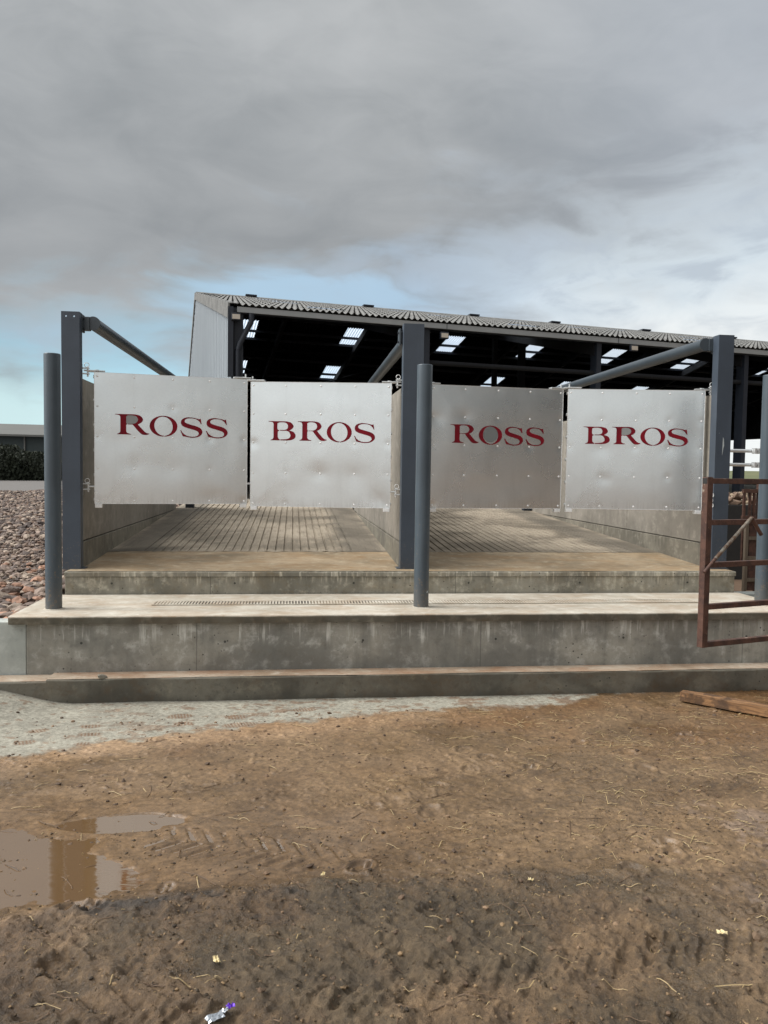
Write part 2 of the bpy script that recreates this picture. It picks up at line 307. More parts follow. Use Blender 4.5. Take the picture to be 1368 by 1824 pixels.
# ---------------------------------------------------------------- mesh helpers
class MB:
    def __init__(s): s.v = []; s.f = []; s.sm = []
    def add(s, vs, fs, smooth=False):
        o = len(s.v); s.v += [tuple(v) for v in vs]; s.f += [tuple(i+o for i in f) for f in fs]; s.sm += [smooth]*len(fs); return s
    def hexa(s, a):          # 8 corners, bottom ring then top ring (ccw from below-left)
        return s.add(a, [(0, 3, 2, 1), (4, 5, 6, 7), (0, 1, 5, 4), (1, 2, 6, 5), (2, 3, 7, 6), (3, 0, 4, 7)])
    def box(s, x0, x1, y0, y1, z0, z1, bev=0.0):
        if not bev:
            return s.hexa([(x0, y0, z0), (x1, y0, z0), (x1, y1, z0), (x0, y1, z0), (x0, y0, z1), (x1, y0, z1), (x1, y1, z1), (x0, y1, z1)])
        bm = bmesh.new(); bmesh.ops.create_cube(bm, size=1)
        for v in bm.verts:
            v.co = Vector(((x0+x1)/2+v.co.x*(x1-x0), (y0+y1)/2+v.co.y*(y1-y0), (z0+z1)/2+v.co.z*(z1-z0)))
        bmesh.ops.bevel(bm, geom=bm.edges[:], offset=bev, segments=2, affect='EDGES', profile=.5)
        bm.verts.index_update(); s.add([v.co[:] for v in bm.verts], [[v.index for v in f.verts] for f in bm.faces]); bm.free(); return s
    def tube(s, a, b, r, n=20, caps=True, r2=None):
        a, b = Vector(a), Vector(b); d = (b-a).normalized(); u = d.orthogonal().normalized(); w_ = d.cross(u); r2 = r if r2 is None else r2
        vs = []
        for c, rr in ((a, r), (b, r2)):
            for i in range(n):
                t = 2*math.pi*i/n; vs.append(c+rr*(math.cos(t)*u+math.sin(t)*w_))
        s.add(vs, [(i, (i+1) % n, n+(i+1) % n, n+i) for i in range(n)], True)
        if caps: s.add(vs, [tuple(range(n-1, -1, -1)), tuple(range(n, 2*n))])
        return s
    def torus(s, c, R_, r, axis='y', n=20, m=8):
        vs = []
        for i in range(n):
            t = 2*math.pi*i/n
            for j in range(m):
                q = 2*math.pi*j/m; rr = R_+r*math.cos(q); h = r*math.sin(q)
                p = (rr*math.cos(t), h, rr*math.sin(t)) if axis == 'y' else ((h, rr*math.cos(t), rr*math.sin(t)) if axis == 'x' else (rr*math.cos(t), rr*math.sin(t), h))
                vs.append((c[0]+p[0], c[1]+p[1], c[2]+p[2]))
        return s.add(vs, [(i*m+j, ((i+1) % n)*m+j, ((i+1) % n)*m+(j+1) % m, i*m+(j+1) % m) for i in range(n) for j in range(m)], True)
    def grid(s, P2, smooth=True):
        n, m = len(P2), len(P2[0]); return s.add([p for r_ in P2 for p in r_], [(i*m+j, i*m+j+1, (i+1)*m+j+1, (i+1)*m+j) for i in range(n-1) for j in range(m-1)], smooth)
    def build(s, name, material, parent=None, fix=True):
        me = bpy.data.meshes.new(name); me.from_pydata(s.v, [], s.f); me.materials.append(MATS[material])
        me.polygons.foreach_set('use_smooth', s.sm)
        if fix and len(s.f) < 60000:
            bm = bmesh.new(); bm.from_mesh(me); bmesh.ops.recalc_face_normals(bm, faces=bm.faces[:]); bm.to_mesh(me); bm.free()
        me.update(); o = bpy.data.objects.new(name, me); COL.objects.link(o); o.parent = parent; return o
def tag(o, label, cat, group=None):
    o['label'] = label; o['category'] = cat
    if group: o['group'] = group
    return o
def thing(name, label, cat, loc=(0, 0, 0), rz=0.0, group=None):
    e = bpy.data.objects.new(name, None); COL.objects.link(e); e.location = loc; e.rotation_euler = (0, 0, rz); e.empty_display_size = .2
    return tag(e, label, cat, group)
def struct(o): o['kind'] = 'structure'; return o
def stuff(o, label, cat): o['kind'] = 'stuff'; return tag(o, label, cat)

# numpy noise
def vnoise(x, y, seed=0):
    xi = np.floor(x).astype(np.int64); yi = np.floor(y).astype(np.int64); fx = x-xi; fy = y-yi
    fx = fx*fx*(3-2*fx); fy = fy*fy*(3-2*fy)
    def h(a, b):
        n = (a*374761393+b*668265263+seed*974711) & 0xffffffff
        n = ((n ^ (n >> 13))*1274126177) & 0xffffffff
        return ((n ^ (n >> 16)) & 0xffff)/65535.0
    return (h(xi, yi)*(1-fx)+h(xi+1, yi)*fx)*(1-fy)+(h(xi, yi+1)*(1-fx)+h(xi+1, yi+1)*fx)*fy
def fbm(x, y, sc, oct_=4, rough=.5, seed=0):
    a, t, tot = 1.0, 0, 0.0
    for i in range(oct_):
        t = t+a*vnoise(x*sc*2**i+17.3*i, y*sc*2**i-9.1*i, seed+i*7); tot += a; a *= rough
    return t/tot
def ss(v, a, b):
    t = np.clip((v-a)/(b-a), 0, 1); return t*t*(3-2*t)

# ================================================================ GROUND
GZ = -.93
g = MB()
xs = [-600, -60, -12, -6, -3.4, 3.6, 12, 60, 600]
def rowz(y, hi): return [(x, y, (-.36 if (hi and not (3.5 < x < 14 and y < 6)) else GZ)) for x in xs]
ys = [(-600, 0), (-60, 0), (-9, 0), (-1.1, 0), (-1.0, 1), (5.9, 1), (6.05, 1), (60, 1), (300, 1), (1200, 1)]
g.grid([[(x, y, z) for x, y, z in rowz(y, hi)] for y, hi in ys], False)
struct(g.build('ground', 'ground'))

# yard mud with real relief
NX, NY = 1300, 720
gx = np.linspace(-4.9, 4.6, NX); gy = -6.6+5.12*np.linspace(0, 1, NY)**1.12; GX, GY = np.meshgrid(gx, gy)
wob = (fbm(GX, GY, 1.6, 5, .6, 3)-.5)
bx_ = np.array([-5.2, -3.24, -2.63, -1.89, -1.2, -.48, .3, 1.0, 1.5, 5]); by_ = np.array([-2.75, -2.72, -2.62, -2.22, -2.05, -1.93, -1.86, -1.80, -1.45, -1.0])
yb = np.interp(GX, bx_, by_)
dap = GY-yb+wob*.36                                  # >0 on pale apron
pale = ss(dap+(fbm(GX, GY, 13, 4, .65, 5)-.5)*.22, -.05, .09)
tan = ss(dap, -.42, -.12)*(1-pale)*ss(-GX, -.9, .6)
# height
rise_l = ss(-GX, 2.9, 3.75)*.15*ss(GY, -2.6, -1.6)
near = ss(-GY, 3.9, 4.9)
arc = -4.42-.32*np.clip(-GX-1.2, 0, 2)**1.0*.45 + wob*.25
clod = ss(arc-GY, -.02, .16)*ss(-GX, -1.4, .2)
clodr = ss(-GY, 4.0, 5.2)*(.35+.4*ss(fbm(GX, GY, 1.7, 3, .5, 15), .42, .6))
cl_amt = np.maximum(clod, clodr)
h = -.89 + (fbm(GX, GY, 3, 4, .5, 11)-.5)*.018*(1-pale*.9)
rid = 1-np.abs(2*fbm(GX, GY, 9, 5, .58, 21)-1)
lump = fbm(GX+wob*.3, GY, 7, 5, .6, 31)
rid2 = 1-np.abs(2*fbm(GX+wob*.2, GY, 24, 3, .6, 23)-1)
lump2 = fbm(GX, GY, 17, 4, .65, 33)
h += cl_amt*((lump-.45)*.07+(rid-.8)*.022+(lump2-.5)*.034+(rid2-.8)*.010)
h += clod*.014
rough2 = ss(-GY, 2.7, 3.8)*(1-clod)
h += rough2*((fbm(GX, GY, 14, 5, .7, 41)-.5)*.019)*(1-pale)+(1-pale)*(fbm(GX, GY, 30, 3, .6, 44)-.5)*.0035
h += (1-pale)*ss(fbm(GX, GY, 20, 3, .55, 43), .62, .8)*.007
# puddle basin
def ell(cx, cy, rx, ry): return 1-np.sqrt(((GX-cx)/rx)**2+((GY-cy)/ry)**2)
basin = np.maximum.reduce([ell(-3.05, -4.12, 1.05, .58), ell(-2.1, -3.72, .42, .13), ell(-2.35, -4.3, .5, .24), ell(-3.9, -4.4, 1.2, .6)]) + wob*.5
bas = ss(basin, -.05, .28)*(1-clod)
h = h*(1-bas*.9)+(-.912)*bas*.9+bas*(fbm(GX, GY, 5, 6, .66, 51)-.50)*(.020+.064*ss(GX, -2.45, -1.9))
# wet slurry flat to the right of the puddle, wheel prints and hoof prints
slur = ss(np.maximum(ell(-1.5, -4.0, 1.3, .50), ell(-2.6, -3.9, 1.5, .75))+wob*.6, 0, .35)*(1-clod)
base_s = -.899+(fbm(GX, GY, 3.5, 4, .5, 53)-.5)*.014
h = h*(1-slur*(1-bas)*.85)+base_s*slur*(1-bas)*.85
def track(x0, y0, x1, y1, hw, pit, dep, sl=.8, sd=1):
    L = math.hypot(x1-x0, y1-y0); cx, sx_ = (x1-x0)/L, (y1-y0)/L
    sN = (GX-x0)*cx+(GY-y0)*sx_; wN = -(GX-x0)*sx_+(GY-y0)*cx + wob*.05
    fr = np.mod((sN+sl*np.abs(wN)+(wN > 0)*pit*.5)/pit, 1.0)
    gm = ss(fr, .0, .16)*(1-ss(fr, .38, .54))
    mk = ss(hw-np.abs(wN), 0, .02)*ss(sN, 0, .12)*ss(L-sN, 0, .12)*ss(fbm(GX, GY, 3.1, 3, .5, 90+sd), .30, .46)*(np.abs(wN) > .012)
    return (gm*1.35-.42)*mk*dep
h = h-track(-1.95, -3.88, -.85, -4.28, .14, .10, .010, .8, 1)*(.35+.65*ss(fbm(GX, GY, 6, 3, .5, 95), .35, .6))
h = h-track(-.3, -3.0, 3.2, -3.9, .17, .12, .0045, .8, 2)*(1-pale)
h = h-track(-3.0, -5.4, .8, -5.0, .17, .12, .012, .8, 3)
q_ = random.Random(31)
for i in range(70):
    cx, cy = q_.uniform(-3.2, 2.6), q_.uniform(-6.2, -2.6)
    if cy > -4.2 and cx < -.9: continue
    an = q_.uniform(0, 3.14); ca, sa = math.cos(an), math.sin(an); rr_ = q_.uniform(.045, .075)
    u_ = (GX-cx)*ca+(GY-cy)*sa; v__ = -(GX-cx)*sa+(GY-cy)*ca; rd_ = np.sqrt((u_/rr_)**2+(v__/(rr_*1.25))**2)+wob*.8
    if i % 2: rd_ = rd_+.55*np.exp(-(u_/.008)**2)*(rd_ < .9)          # cloven print
    dpt = q_.uniform(.008, .02)*(1.0 if cy < -4 else .6)
    h = h-dpt*(1-ss(rd_, .75, 1.0))+dpt*.55*np.exp(-((rd_-1.18)/.16)**2)
for (cx, cy, rx, ry) in ((-.62, -3.6, .07, .14), (-.6, -4.25, .05, .1), (-.1, -3.15, .25, .08)):
    h = h-ss(ell(cx, cy, rx, ry)+wob*.6, 0, .5)*.012
h += rise_l
h = np.where(GY > -1.56, np.maximum(h, -.89), h)
pud = 1.0*bas
def C3(c): return np.array(lin(*c))[None, None, :]
mudA, mudB = C3((121, 98, 71)), C3((107, 85, 60))
k = fbm(GX, GY, .9, 5, .6, 61)[..., None]
col = mudA*(1-ss(k, .35, .65))+mudB*ss(k, .35, .65)
up = (ss(GY, -3.4, -2.3)*ss(fbm(GX, GY, 1.1, 4, .6, 63), .3, .6))[..., None]
col = col*(1-up*.75)+C3((111, 81, 52))*up*.75
dk = (clod*ss(fbm(GX, GY, 2.2, 5, .62, 65), .36, .6))[..., None]
col = col*(1-dk*.8)+C3((88, 75, 55))*dk*.8
black = (np.exp(-((arc-.09-GY)/.09)**2)*ss(-GX, .5, .9)*ss(GX, -2.4, -2.0)*ss(fbm(GX, GY, 5, 4, .6, 67), .42, .6))[..., None]
col = col*(1-black*.85)+C3((56, 52, 48))*black*.85
red = (clod*ss(-GX, 2.0, 2.6))[..., None]; col = col*(1-red*.45)+C3((112, 84, 58))*red*.45
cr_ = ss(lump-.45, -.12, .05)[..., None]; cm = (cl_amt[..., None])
col = col*(1-cm*(1-cr_)*.22)                          # cavity shade between the clods, painted into the colour
pr = ss(fbm(GX, GY, 3.2, 6, .68, 71), .56, .66)*ss(GX, .55, 1.1)*ss(-GY, 3.3, 3.8)
col = col*(1-.35*pr[..., None])+C3((150, 132, 120))*.35*pr[..., None]
t3 = (tan*(.45+.8*(fbm(GX, GY, 6, 5, .65, 73)-.3))).clip(0, 1)[..., None]
col = col*(1-t3)+C3((164, 136, 106))*t3
pc = C3((148, 144, 130))*(.9+.25*fbm(GX, GY, 2, 5, .6, 75)[..., None])
spots = ss(fbm(GX*1.0, GY*1.7, 5.5, 6, .7, 77), .57, .63)*ss(GX, -3.1, -1.9)
spots = np.maximum(spots, ss(fbm(GX, GY, 16, 4, .7, 78), .66, .72)*.9)
tread = np.zeros_like(GX)
for (cx, cy, rx, ry, an) in ((-3.0, -2.18, .10, .05, .5), (-3.02, -2.42, .08, .05, .3), (-2.66, -2.10, .09, .05, .1), (-2.62, -2.28, .10, .05, .1), (-2.62, -2.48, .08, .06, .0), (-2.05, -1.9, .10, .06, .1), (-2.0, -2.08, .08, .05, 0), (-1.62, -1.95, .09, .06, .1), (-1.58, -2.14, .14, .06, .2), (-1.1, -1.8, .12, .05, .1)):
    ca, sa = math.cos(an), math.sin(an); u = (GX-cx)*ca+(GY-cy)*sa; v = -(GX-cx)*sa+(GY-cy)*ca
    m_ = ss(1-np.sqrt((u/rx)**2+(v/ry)**2)+wob*.5, 0, .3)
    tread = np.maximum(tread, m_*(ss(np.sin((u+v)*150)*np.sin((u-v)*120), -.35, .05)))
sp = np.maximum(spots*.7, tread)[..., None]
pc = pc*(1-sp*.95)+C3((112, 82, 56))*sp*.95
col = col*(1-pale[..., None])+pc*pale[..., None]
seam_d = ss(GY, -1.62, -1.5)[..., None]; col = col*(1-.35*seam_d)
col = col*(1-.8*bas[..., None])+C3((104, 80, 54))*.8*bas[..., None]
sl3 = (slur*(1-bas))[..., None]; col = col*(1-.6*sl3)+C3((116, 92, 66))*.6*sl3
sheen = ss(fbm(GX, GY*1.6, 1.5, 4, .55, 83), .48, .62)*ss(GY, -4.6, -4.0)*ss(-GY, 2.2, 2.8)*ss(GX, -1.2, -.2)
dampk = ss(fbm(GX, GY*1.5, 1.3, 6, .62, 97), .44, .60); fine = fbm(GX, GY, 26, 5, .72, 99)
kk = (1-pale)*(1-.85*tan)
col = col*(1-(kk*(.06+.20*dampk))[..., None])
col = col*(1+((1-pale)*(fine-.5)*.8)[..., None])
wet = np.clip(.42+.40*dampk+.75*slur+.55*sheen+.6*bas+.25*up[..., 0]+.35*ss(fbm(GX, GY, 1.4, 4, .6, 81), .5, .7)*ss(-GY, 2.6, 3.4), 0, 1)*(1-pale)
rgh = np.clip(.20+.85*cl_amt+.15*ss(fbm(GX, GY, 2, 3, .5, 85), .45, .6)-.22*slur, .08, 1.0)
V = np.stack([GX, GY, h], -1).reshape(-1, 3)
idx = np.arange(NX*NY).reshape(NY, NX); F = np.stack([idx[:-1, :-1], idx[:-1, 1:], idx[1:, 1:], idx[1:, :-1]], -1).reshape(-1, 4)
def np_mesh(name, V, F, material, cols=None, wet=None, smooth=True, rgh=None):
    me = bpy.data.meshes.new(name); me.vertices.add(len(V)); me.vertices.foreach_set('co', V.astype(np.float32).ravel())
    k = F.shape[1]; me.loops.add(F.size); me.loops.foreach_set('vertex_index', F.astype(np.int32).ravel())
    me.polygons.add(len(F)); me.polygons.foreach_set('loop_start', np.arange(0, F.size, k, dtype=np.int32)); me.polygons.foreach_set('loop_total', np.full(len(F), k, dtype=np.int32))
    me.polygons.foreach_set('use_smooth', np.full(len(F), smooth)); me.update(calc_edges=True)
    if cols is not None:
        a = me.attributes.new('Col', 'FLOAT_COLOR', 'POINT'); a.data.foreach_set('color', np.concatenate([cols, np.ones((len(cols), 1))], 1).astype(np.float32).ravel())
    if wet is not None:
        a = me.attributes.new('wet', 'FLOAT', 'POINT'); a.data.foreach_set('value', wet.astype(np.float32).ravel())
    if rgh is not None:
        a = me.attributes.new('rgh', 'FLOAT', 'POINT'); a.data.foreach_set('value', rgh.astype(np.float32).ravel())
    me.materials.append(MATS[material]); o = bpy.data.objects.new(name, me); COL.objects.link(o); return o
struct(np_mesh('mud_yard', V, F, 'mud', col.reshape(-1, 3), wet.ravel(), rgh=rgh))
def mud_z(x, y):
    i = int(np.clip((x+4.9)/9.5*(NX-1), 0, NX-1)); j = int(np.clip((max(0, y+6.6)/5.12)**(1/1.12)*(NY-1), 0, NY-1)); return float(h[j, i])
# puddle water: one flat sheet lying in the hollow
pw = MB(); ring = []
for i in range(48):
    t = 2*math.pi*i/48; ring.append((-3.0+1.9*math.cos(t), -4.02+.66*math.sin(t), -.9045))
pw.add(ring, [tuple(range(48))]); struct(pw.build('water', 'water', fix=False))

# ================================================================ DOCK
dk_ = thing('loading_dock', 'stepped concrete loading dock with ramped lanes behind the steel gates', 'loading dock', (0, -1.3, -.9))
OFF = Vector((0, -1.3, -.9))
def part(mb, name, material, root=dk_, off=OFF):
    mb.v = [(v[0]-off[0], v[1]-off[1], v[2]-off[2]) for v in mb.v]; return mb.build(name, material, root)
part(MB().box(-3.37, 7, -1.28, -.25, -.95, -.285, .006), 'retaining_wall', 'con_face')
def wavy_box(x0, x1, y0, y1, z0, z1, n=120, amp=.004, seed=0):
    m = MB(); rows = []
    for i in range(n+1):
        x = x0+(x1-x0)*i/n; a = [float(vnoise(np.array([x*k1+s1]), np.array([s1*1.7]), seed)[0])-.5 for k1, s1 in ((3, 1.1), (9, 2.3), (4, 5.7))]
        yy = y0+a[0]*amp*2; zz = z1+a[1]*amp*.7; b_ = .008+.008*abs(a[2])
        rows.append([(x, y1, z1), (x, yy+b_+.05, z1), (x, yy+b_, zz), (x, yy+b_*.3, zz-b_*.3), (x, yy, zz-b_), (x, yy, z0), (x, y1, z0)])
    m.grid(rows, False); m.add(rows[0], [tuple(range(7))]); m.add(rows[-1], [tuple(range(7))]); return m
part(wavy_box(-3.50, 3.47, -1.315, -.18, -.283, -.22, seed=2), 'step_slab', 'con_tread')
part(wavy_box(-3.497, 7.0, -1.318, -1.25, -.286, -.228, seed=2, amp=.004), 'slab_edge', 'con_lip')
part(wavy_box(3.472, 7.0, -1.312, -.60, -.283, -.221, seed=2, n=60), 'side_slab', 'con_tread')
part(MB().box(-3.37, 3.44, -.165, 8.2, -.4, -.048, .005), 'riser', 'con_riser')
part(wavy_box(-3.375, 3.445, -.18, .32, -.046, 0.0, seed=5, amp=.006), 'slab_nosing', 'con_riser')
m = MB()  # smooth dusty sill then ribbed ramp
SL = .045
def rz_(y): return .003+max(0, y-.1)*SL
part(MB().grid([[(x, y, rz_(y)+.002) for y in (-.155, .1, .8, 1.22)] for x in (-3.36, -1, 1, 3.43)], False), 'ramp_sill', 'con_slab')
for (xa, xb) in ((-3.27, -.10), (.10, 3.30)):
    m = MB(); prof = []; x = xa
    prof.append((xa, 0)); prof.append((xa+.30, 0)); x = xa+.30
    while x < xb-.42:
        prof += [(x+.074, 0), (x+.080, -.016), (x+.095, -.016), (x+.099, 0)]; x += .099
    prof.append((xb, 0)); rows = []
    ysg = [1.22, 1.50, 3, 5, 8.2]
    for px, pz in prof:
        jit = .035*math.sin(px*37)+.02*math.sin(px*91)
        rows.append([(px, yy+(jit if i == 0 else 0), rz_(yy)+.004+(0 if i == 0 else pz)) for i, yy in enumerate(ysg)])
    m.grid(rows, False); part(m, 'ribbed_ramp', 'ramp')
part(wavy_box(-3.15, 7.0, -1.50, -1.28, -.95, -.70, seed=9, amp=.012), 'footing', 'con_kerb')
m = wavy_box(-4.3, -3.15, -1.50, -1.28, -.95, -.715, n=30, seed=9, amp=.012)
part(m, 'footing_end', 'con_kerb')
part(MB().grid([[(x, -1.484+.008*math.sin(x*3), -.6965), (x, -1.285, -.694)] for x in np.linspace(-3.15, 7, 60)], False), 'footing_top', 'con_ledge')
part(MB().grid([[(x, -1.484, -.711), (x, -1.285, -.709)] for x in np.linspace(-4.3, -3.15, 10)], False), 'footing_top', 'con_ledge')
# drainage slots: flat dark strip paints their shade under short slanting bars
dr = thing('drain_channel', 'narrow slotted drain running across the pale concrete step', 'drain', (0, -.72, -.22))
MB().grid([[(-2.45, -.10, .0045), (-2.45, .09, .0045)], [(2.7, -.10, .0045), (2.7, .09, .0045)]], False).build('shade_strip', 'slot_shade', dr)
m = MB(); x = -2.45
while x < 2.69:
    wd = .0175+.0025*math.sin(x*13)+.003*math.sin(x*1.9+1); a = .012*math.sin(x*5); 
    m.box(x, x+wd, -.085+a*.3, .075+a, .003, .0085); x += .028
for ya, yc in ((-.10, -.083), (.080, .09)): m.box(-2.45, 2.7, ya, yc, .003, .0088)
m.build('grate', 'con_tread', dr)

# pale block wall at the far left and its cobbles' base
sw = MB().box(-9, -3.375, -1.27, -1.10, -.95, -.272, .006).build('concrete_wall', 'con_pale'); tag(sw, 'pale smooth concrete wall end at lower left beside the dock', 'wall')

# lane walls
def lane_wall(x0, x1, label, y1=6.4):
    t = thing('lane_wall', label, 'wall', (x0, .1, 0), group='concrete lane walls')
    w_ = x1-x0
    MB().box(0, w_, 0, y1, -.3, .262, .005).build('plinth', 'con_wall_low', t)
    for i in range(3):
        a, b_ = i*y1/3, (i+1)*y1/3
        MB().box(.012, w_-.012, a+.003, b_-.003, .270, 1.88, .008).build('panel', 'con_wall', t)
    MB().box(.03, w_-.03, .01, y1-.01, .262, .270).build('joint', 'dark', t)
lane_wall(-3.43, -3.27, 'tan concrete lane wall behind the left steel post')
lane_wall(-.10, .10, 'tan concrete wall dividing the two lanes behind the middle post')
lane_wall(3.27, 3.43, 'tan concrete lane wall behind the right steel post')

# ================================================================ POSTS
def post(x, wd, label, dep=.10, holes=True):
    t = thing('steel_post', label, 'post', (x, 0, 0), group='tall steel gate posts'); H = 2.5; w2 = wd/2; tk = .009
    m = MB()
    if holes:
        # front web with two bolt holes near the top
        zt = H-.045; hs = (-w2+.045, w2-.05); r_ = .009
        m.box(-w2, w2, 0, tk, 0, zt-.02)
        xs_ = [-w2, hs[0]-.02, hs[0]+.02, hs[1]-.02, hs[1]+.02, w2]
        for i in (0, 2, 4): m.box(xs_[i], xs_[i+1], 0, tk, zt-.02, H)
        for hx in hs:
            sq = [(hx-.02, zt-.02), (hx+.02, zt-.02), (hx+.02, H), (hx-.02, H)]; n = 12
            for yy in (0, tk):
                ci = [(hx+r_*math.cos(2*math.pi*i/n), zt+r_*math.sin(2*math.pi*i/n)) for i in range(n)]
                loop = [[Vector((a, b_, 0)) for a, b_ in sq], [Vector((a, b_, 0)) for a, b_ in ci]]
                tr = tessellate_polygon(loop); pts = sq+ci; m.add([(a, yy, b_) for a, b_ in pts], tr)
            m.box(hx-.02, hx+.02, 0, tk, H-.0005, H)
    else: m.box(-w2, w2, 0, tk, 0, H)
    m.box(-w2, -w2+.012, tk, dep, 0, H); m.box(w2-.012, w2, tk, dep, 0, H)
    m.build('column', 'blue_grey', t, fix=False)
    MB().box(-w2-.035, w2+.035, tk+.002, dep+.05, 0, .012).build('base_plate', 'blue_grey', t)
    return t
pL = post(-3.35, .170, 'tall blue grey steel post at left with two holes near its top')
pM = post(0, .208, 'tall blue grey steel post in the middle between the two pairs of gates', dep=.12, holes=False)
pR = post(3.35, .170, 'tall blue grey steel post at right beside the rusty gate', dep=.12, holes=False)
MB().box(.0872, .096, .02, .12, .78, 1.56).build('side_plate', 'blue_grey', pR)
MB().add([(-.008, -.0015, 1.22), (.004, -.0015, 1.30), (.012, -.0015, 1.33), (.006, -.0015, 1.40), (-.004, -.0015, 1.42)], [(0, 1, 2, 3, 4)]).build('paint_chip', 'chip', pR)
def rail(x0, x1, label, side, z0=2.415):
    t = thing('overhead_tube', label, 'tube', (x0, .14, z0), group='overhead tubes running back from the posts')
    v = Vector((x1-x0, 6.3, -.02))
    MB().tube((0, 0, 0), v, .064, 28).build('tube', 'tube_paint', t)
    MB().box(-side*.085-.012 if side > 0 else .06, .06 if side < 0 else -.06, .0, .05, -.085, .075, .004) if False else None
    MB().tube((0, -.006, 0), (0, .02, 0), .068, 28).build('flange', 'tube_paint', t)
    MB().box(min(-side*.10, -side*.03), max(-side*.10, -side*.03), -.02, .05, -.07, .062, .005).build('gusset', 'tube_paint', t)
    m = MB().box(-side*.10-.01, -side*.10+.01, -.06, .05, -.09, .08, .004)
    m.build('bracket', 'tube_paint', t); b_ = MB()
    for q in (-.05, .04): MB().tube((-side*.10-.02, -.02, q), (-side*.10+.02, -.02, q), .013, 8).build('bracket_bolt', 'navy', t)
    return t
rail(-3.17, -3.05, 'dark round steel tube running back from the left post top', 1)
rail(-.03, .02, 'dark round steel tube running back behind the middle post', 1, 2.38)
rail(3.19, 3.20, 'dark round steel tube running back from the right post top', -1)
for x, lb in ((-3.05, 'left'), (.02, 'middle'), (3.20, 'right')):
    o = MB().box(x-.075, x+.075, 6.52, 6.67, 0, 2.48, .01).build('rear_post', 'navy'); tag(o, {'left': 'dark rear post at the far end of the left lane wall', 'middle': 'dark rear post at the far end of the dividing wall', 'right': 'dark rear post at the far end of the right lane wall'}[lb], 'post', 'dark rear posts behind the gates')
def bollard(x, label, chip=False):
    t = thing('bollard', label, 'bollard', (x, -.95, -.22), group='round steel bollards on the step')
    m = MB(); r_ = .068; H = 2.182; n = 40; pf = [(r_, 0), (r_, H-.006), (r_-.002, H-.002), (r_-.006, H), (0, H)]
    for (ra, za), (rb_, zb) in zip(pf[:-1], pf[1:]):
        vs = [(ra*math.cos(2*math.pi*i/n), ra*math.sin(2*math.pi*i/n), za) for i in range(n)]+[(rb_*math.cos(2*math.pi*i/n), rb_*math.sin(2*math.pi*i/n), zb) for i in range(n)]
        m.add(vs, [(i, (i+1) % n, n+(i+1) % n, n+i) for i in range(n)], True)
    m.build('tube', 'bollard_paint', t)
    MB().tube((0, 0, .001), (0, 0, .006), .082, 32, r2=.074).build('grout_ring', 'con_tread', t)
    if chip: MB().grid([[(.04+.01*math.sin(a), -.0585-.0015, .14+.006*j+.02*(1-math.cos(a))) for j in (-1, 1)] for a in (0, .6, 1.2, 1.9)], False).build('paint_chip', 'chip', t)
bollard(-3.246, 'round blue grey bollard standing on the step in front of the left post')
bollard(-.040, 'round blue grey bollard in front of the middle post between the gates', True)
bollard(3.262, 'round blue grey bollard at the right edge behind the rusty gate')

# ================================================================ GATES with lettering
def smooth_poly(pts, n=5):
    # pts: (x,y) or (x,y,'c'); Catmull-Rom between, corners kept sharp
    out = []; N = len(pts)
    for i in range(N):
        p0, p1, p2, p3 = pts[i-1], pts[i], pts[(i+1) % N], pts[(i+2) % N]
        a0 = p1 if len(p1) > 2 else p0; a3 = p2 if len(p2) > 2 else p3
        if len(p1) > 2 and len(p2) > 2: out.append(p1[:2]); continue
        for k_ in range(n):
            t = k_/n
            out.append(tuple(.5*(2*p1[j]+(p2[j]-a0[j])*t+(2*a0[j]-5*p1[j]+4*p2[j]-a3[j])*t*t+(3*p1[j]-a0[j]-3*p2[j]+a3[j])*t**3) for j in (0, 1)))
    return out
c_ = 'c'
GL = {}
GL['R'] = (412, 728, 142, 349, [[(412, 142, c_), (590, 140, c_), (640, 152), (668, 188), (655, 220), (620, 244, c_), (650, 278), (690, 322), (728, 336, c_), (712, 346), (682, 350), (652, 341), (615, 302), (575, 250), (560, 246, c_), (531, 246, c_), (531, 240, c_), (560, 240), (594, 233), (615, 214), (620, 188), (605, 162), (572, 151), (530, 152, c_), (514, 162, c_), (514, 238, c_), (523, 238, c_), (523, 248, c_), (514, 248, c_), (514, 312, c_), (523, 332), (556, 343, c_), (560, 349, c_), (430, 349, c_), (432, 344, c_), (454, 332), (461, 316, c_), (461, 172, c_), (455, 158), (440, 150), (412, 147, c_)]])
GL['B'] = (95, 388, 132, 343, [[(225, 343, c_), (225, 331, c_), (270, 330), (315, 320), (333, 292), (322, 256), (298, 239), (268, 237, c_), (220, 237, c_), (220, 228, c_), (270, 227), (298, 214), (306, 188), (293, 158), (262, 146), (215, 146, c_), (192, 155, c_), (190, 208, c_), (197, 226), (212, 230, c_), (211, 238, c_), (197, 244), (195, 258, c_), (195, 302, c_), (203, 322), (217, 331, c_), (217, 343, c_), (118, 343, c_), (120, 337, c_), (143, 326), (150, 308, c_), (150, 168, c_), (145, 151), (130, 142), (95, 137, c_), (97, 132, c_), (290, 134, c_), (340, 148), (365, 184), (353, 212), (322, 234, c_), (365, 248), (388, 286), (378, 318), (342, 338), (300, 343, c_)]])
GL['S'] = (1020, 1245, 147, 360, [[(1228, 158, c_), (1238, 216, c_), (1230, 214, c_), (1214, 188), (1185, 166), (1145, 157), (1105, 158), (1073, 170), (1064, 190), (1080, 208), (1125, 223), (1190, 241), (1230, 263), (1246, 297), (1234, 328), (1198, 352), (1140, 361), (1085, 354), (1044, 345, c_), (1020, 285, c_), (1029, 285, c_), (1050, 318), (1090, 342), (1140, 350), (1185, 343), (1208, 322), (1202, 298), (1175, 282), (1120, 267), (1060, 248), (1032, 226), (1027, 192), (1045, 164), (1085, 148), (1130, 147), (1180, 155), (1212, 163, c_)]])
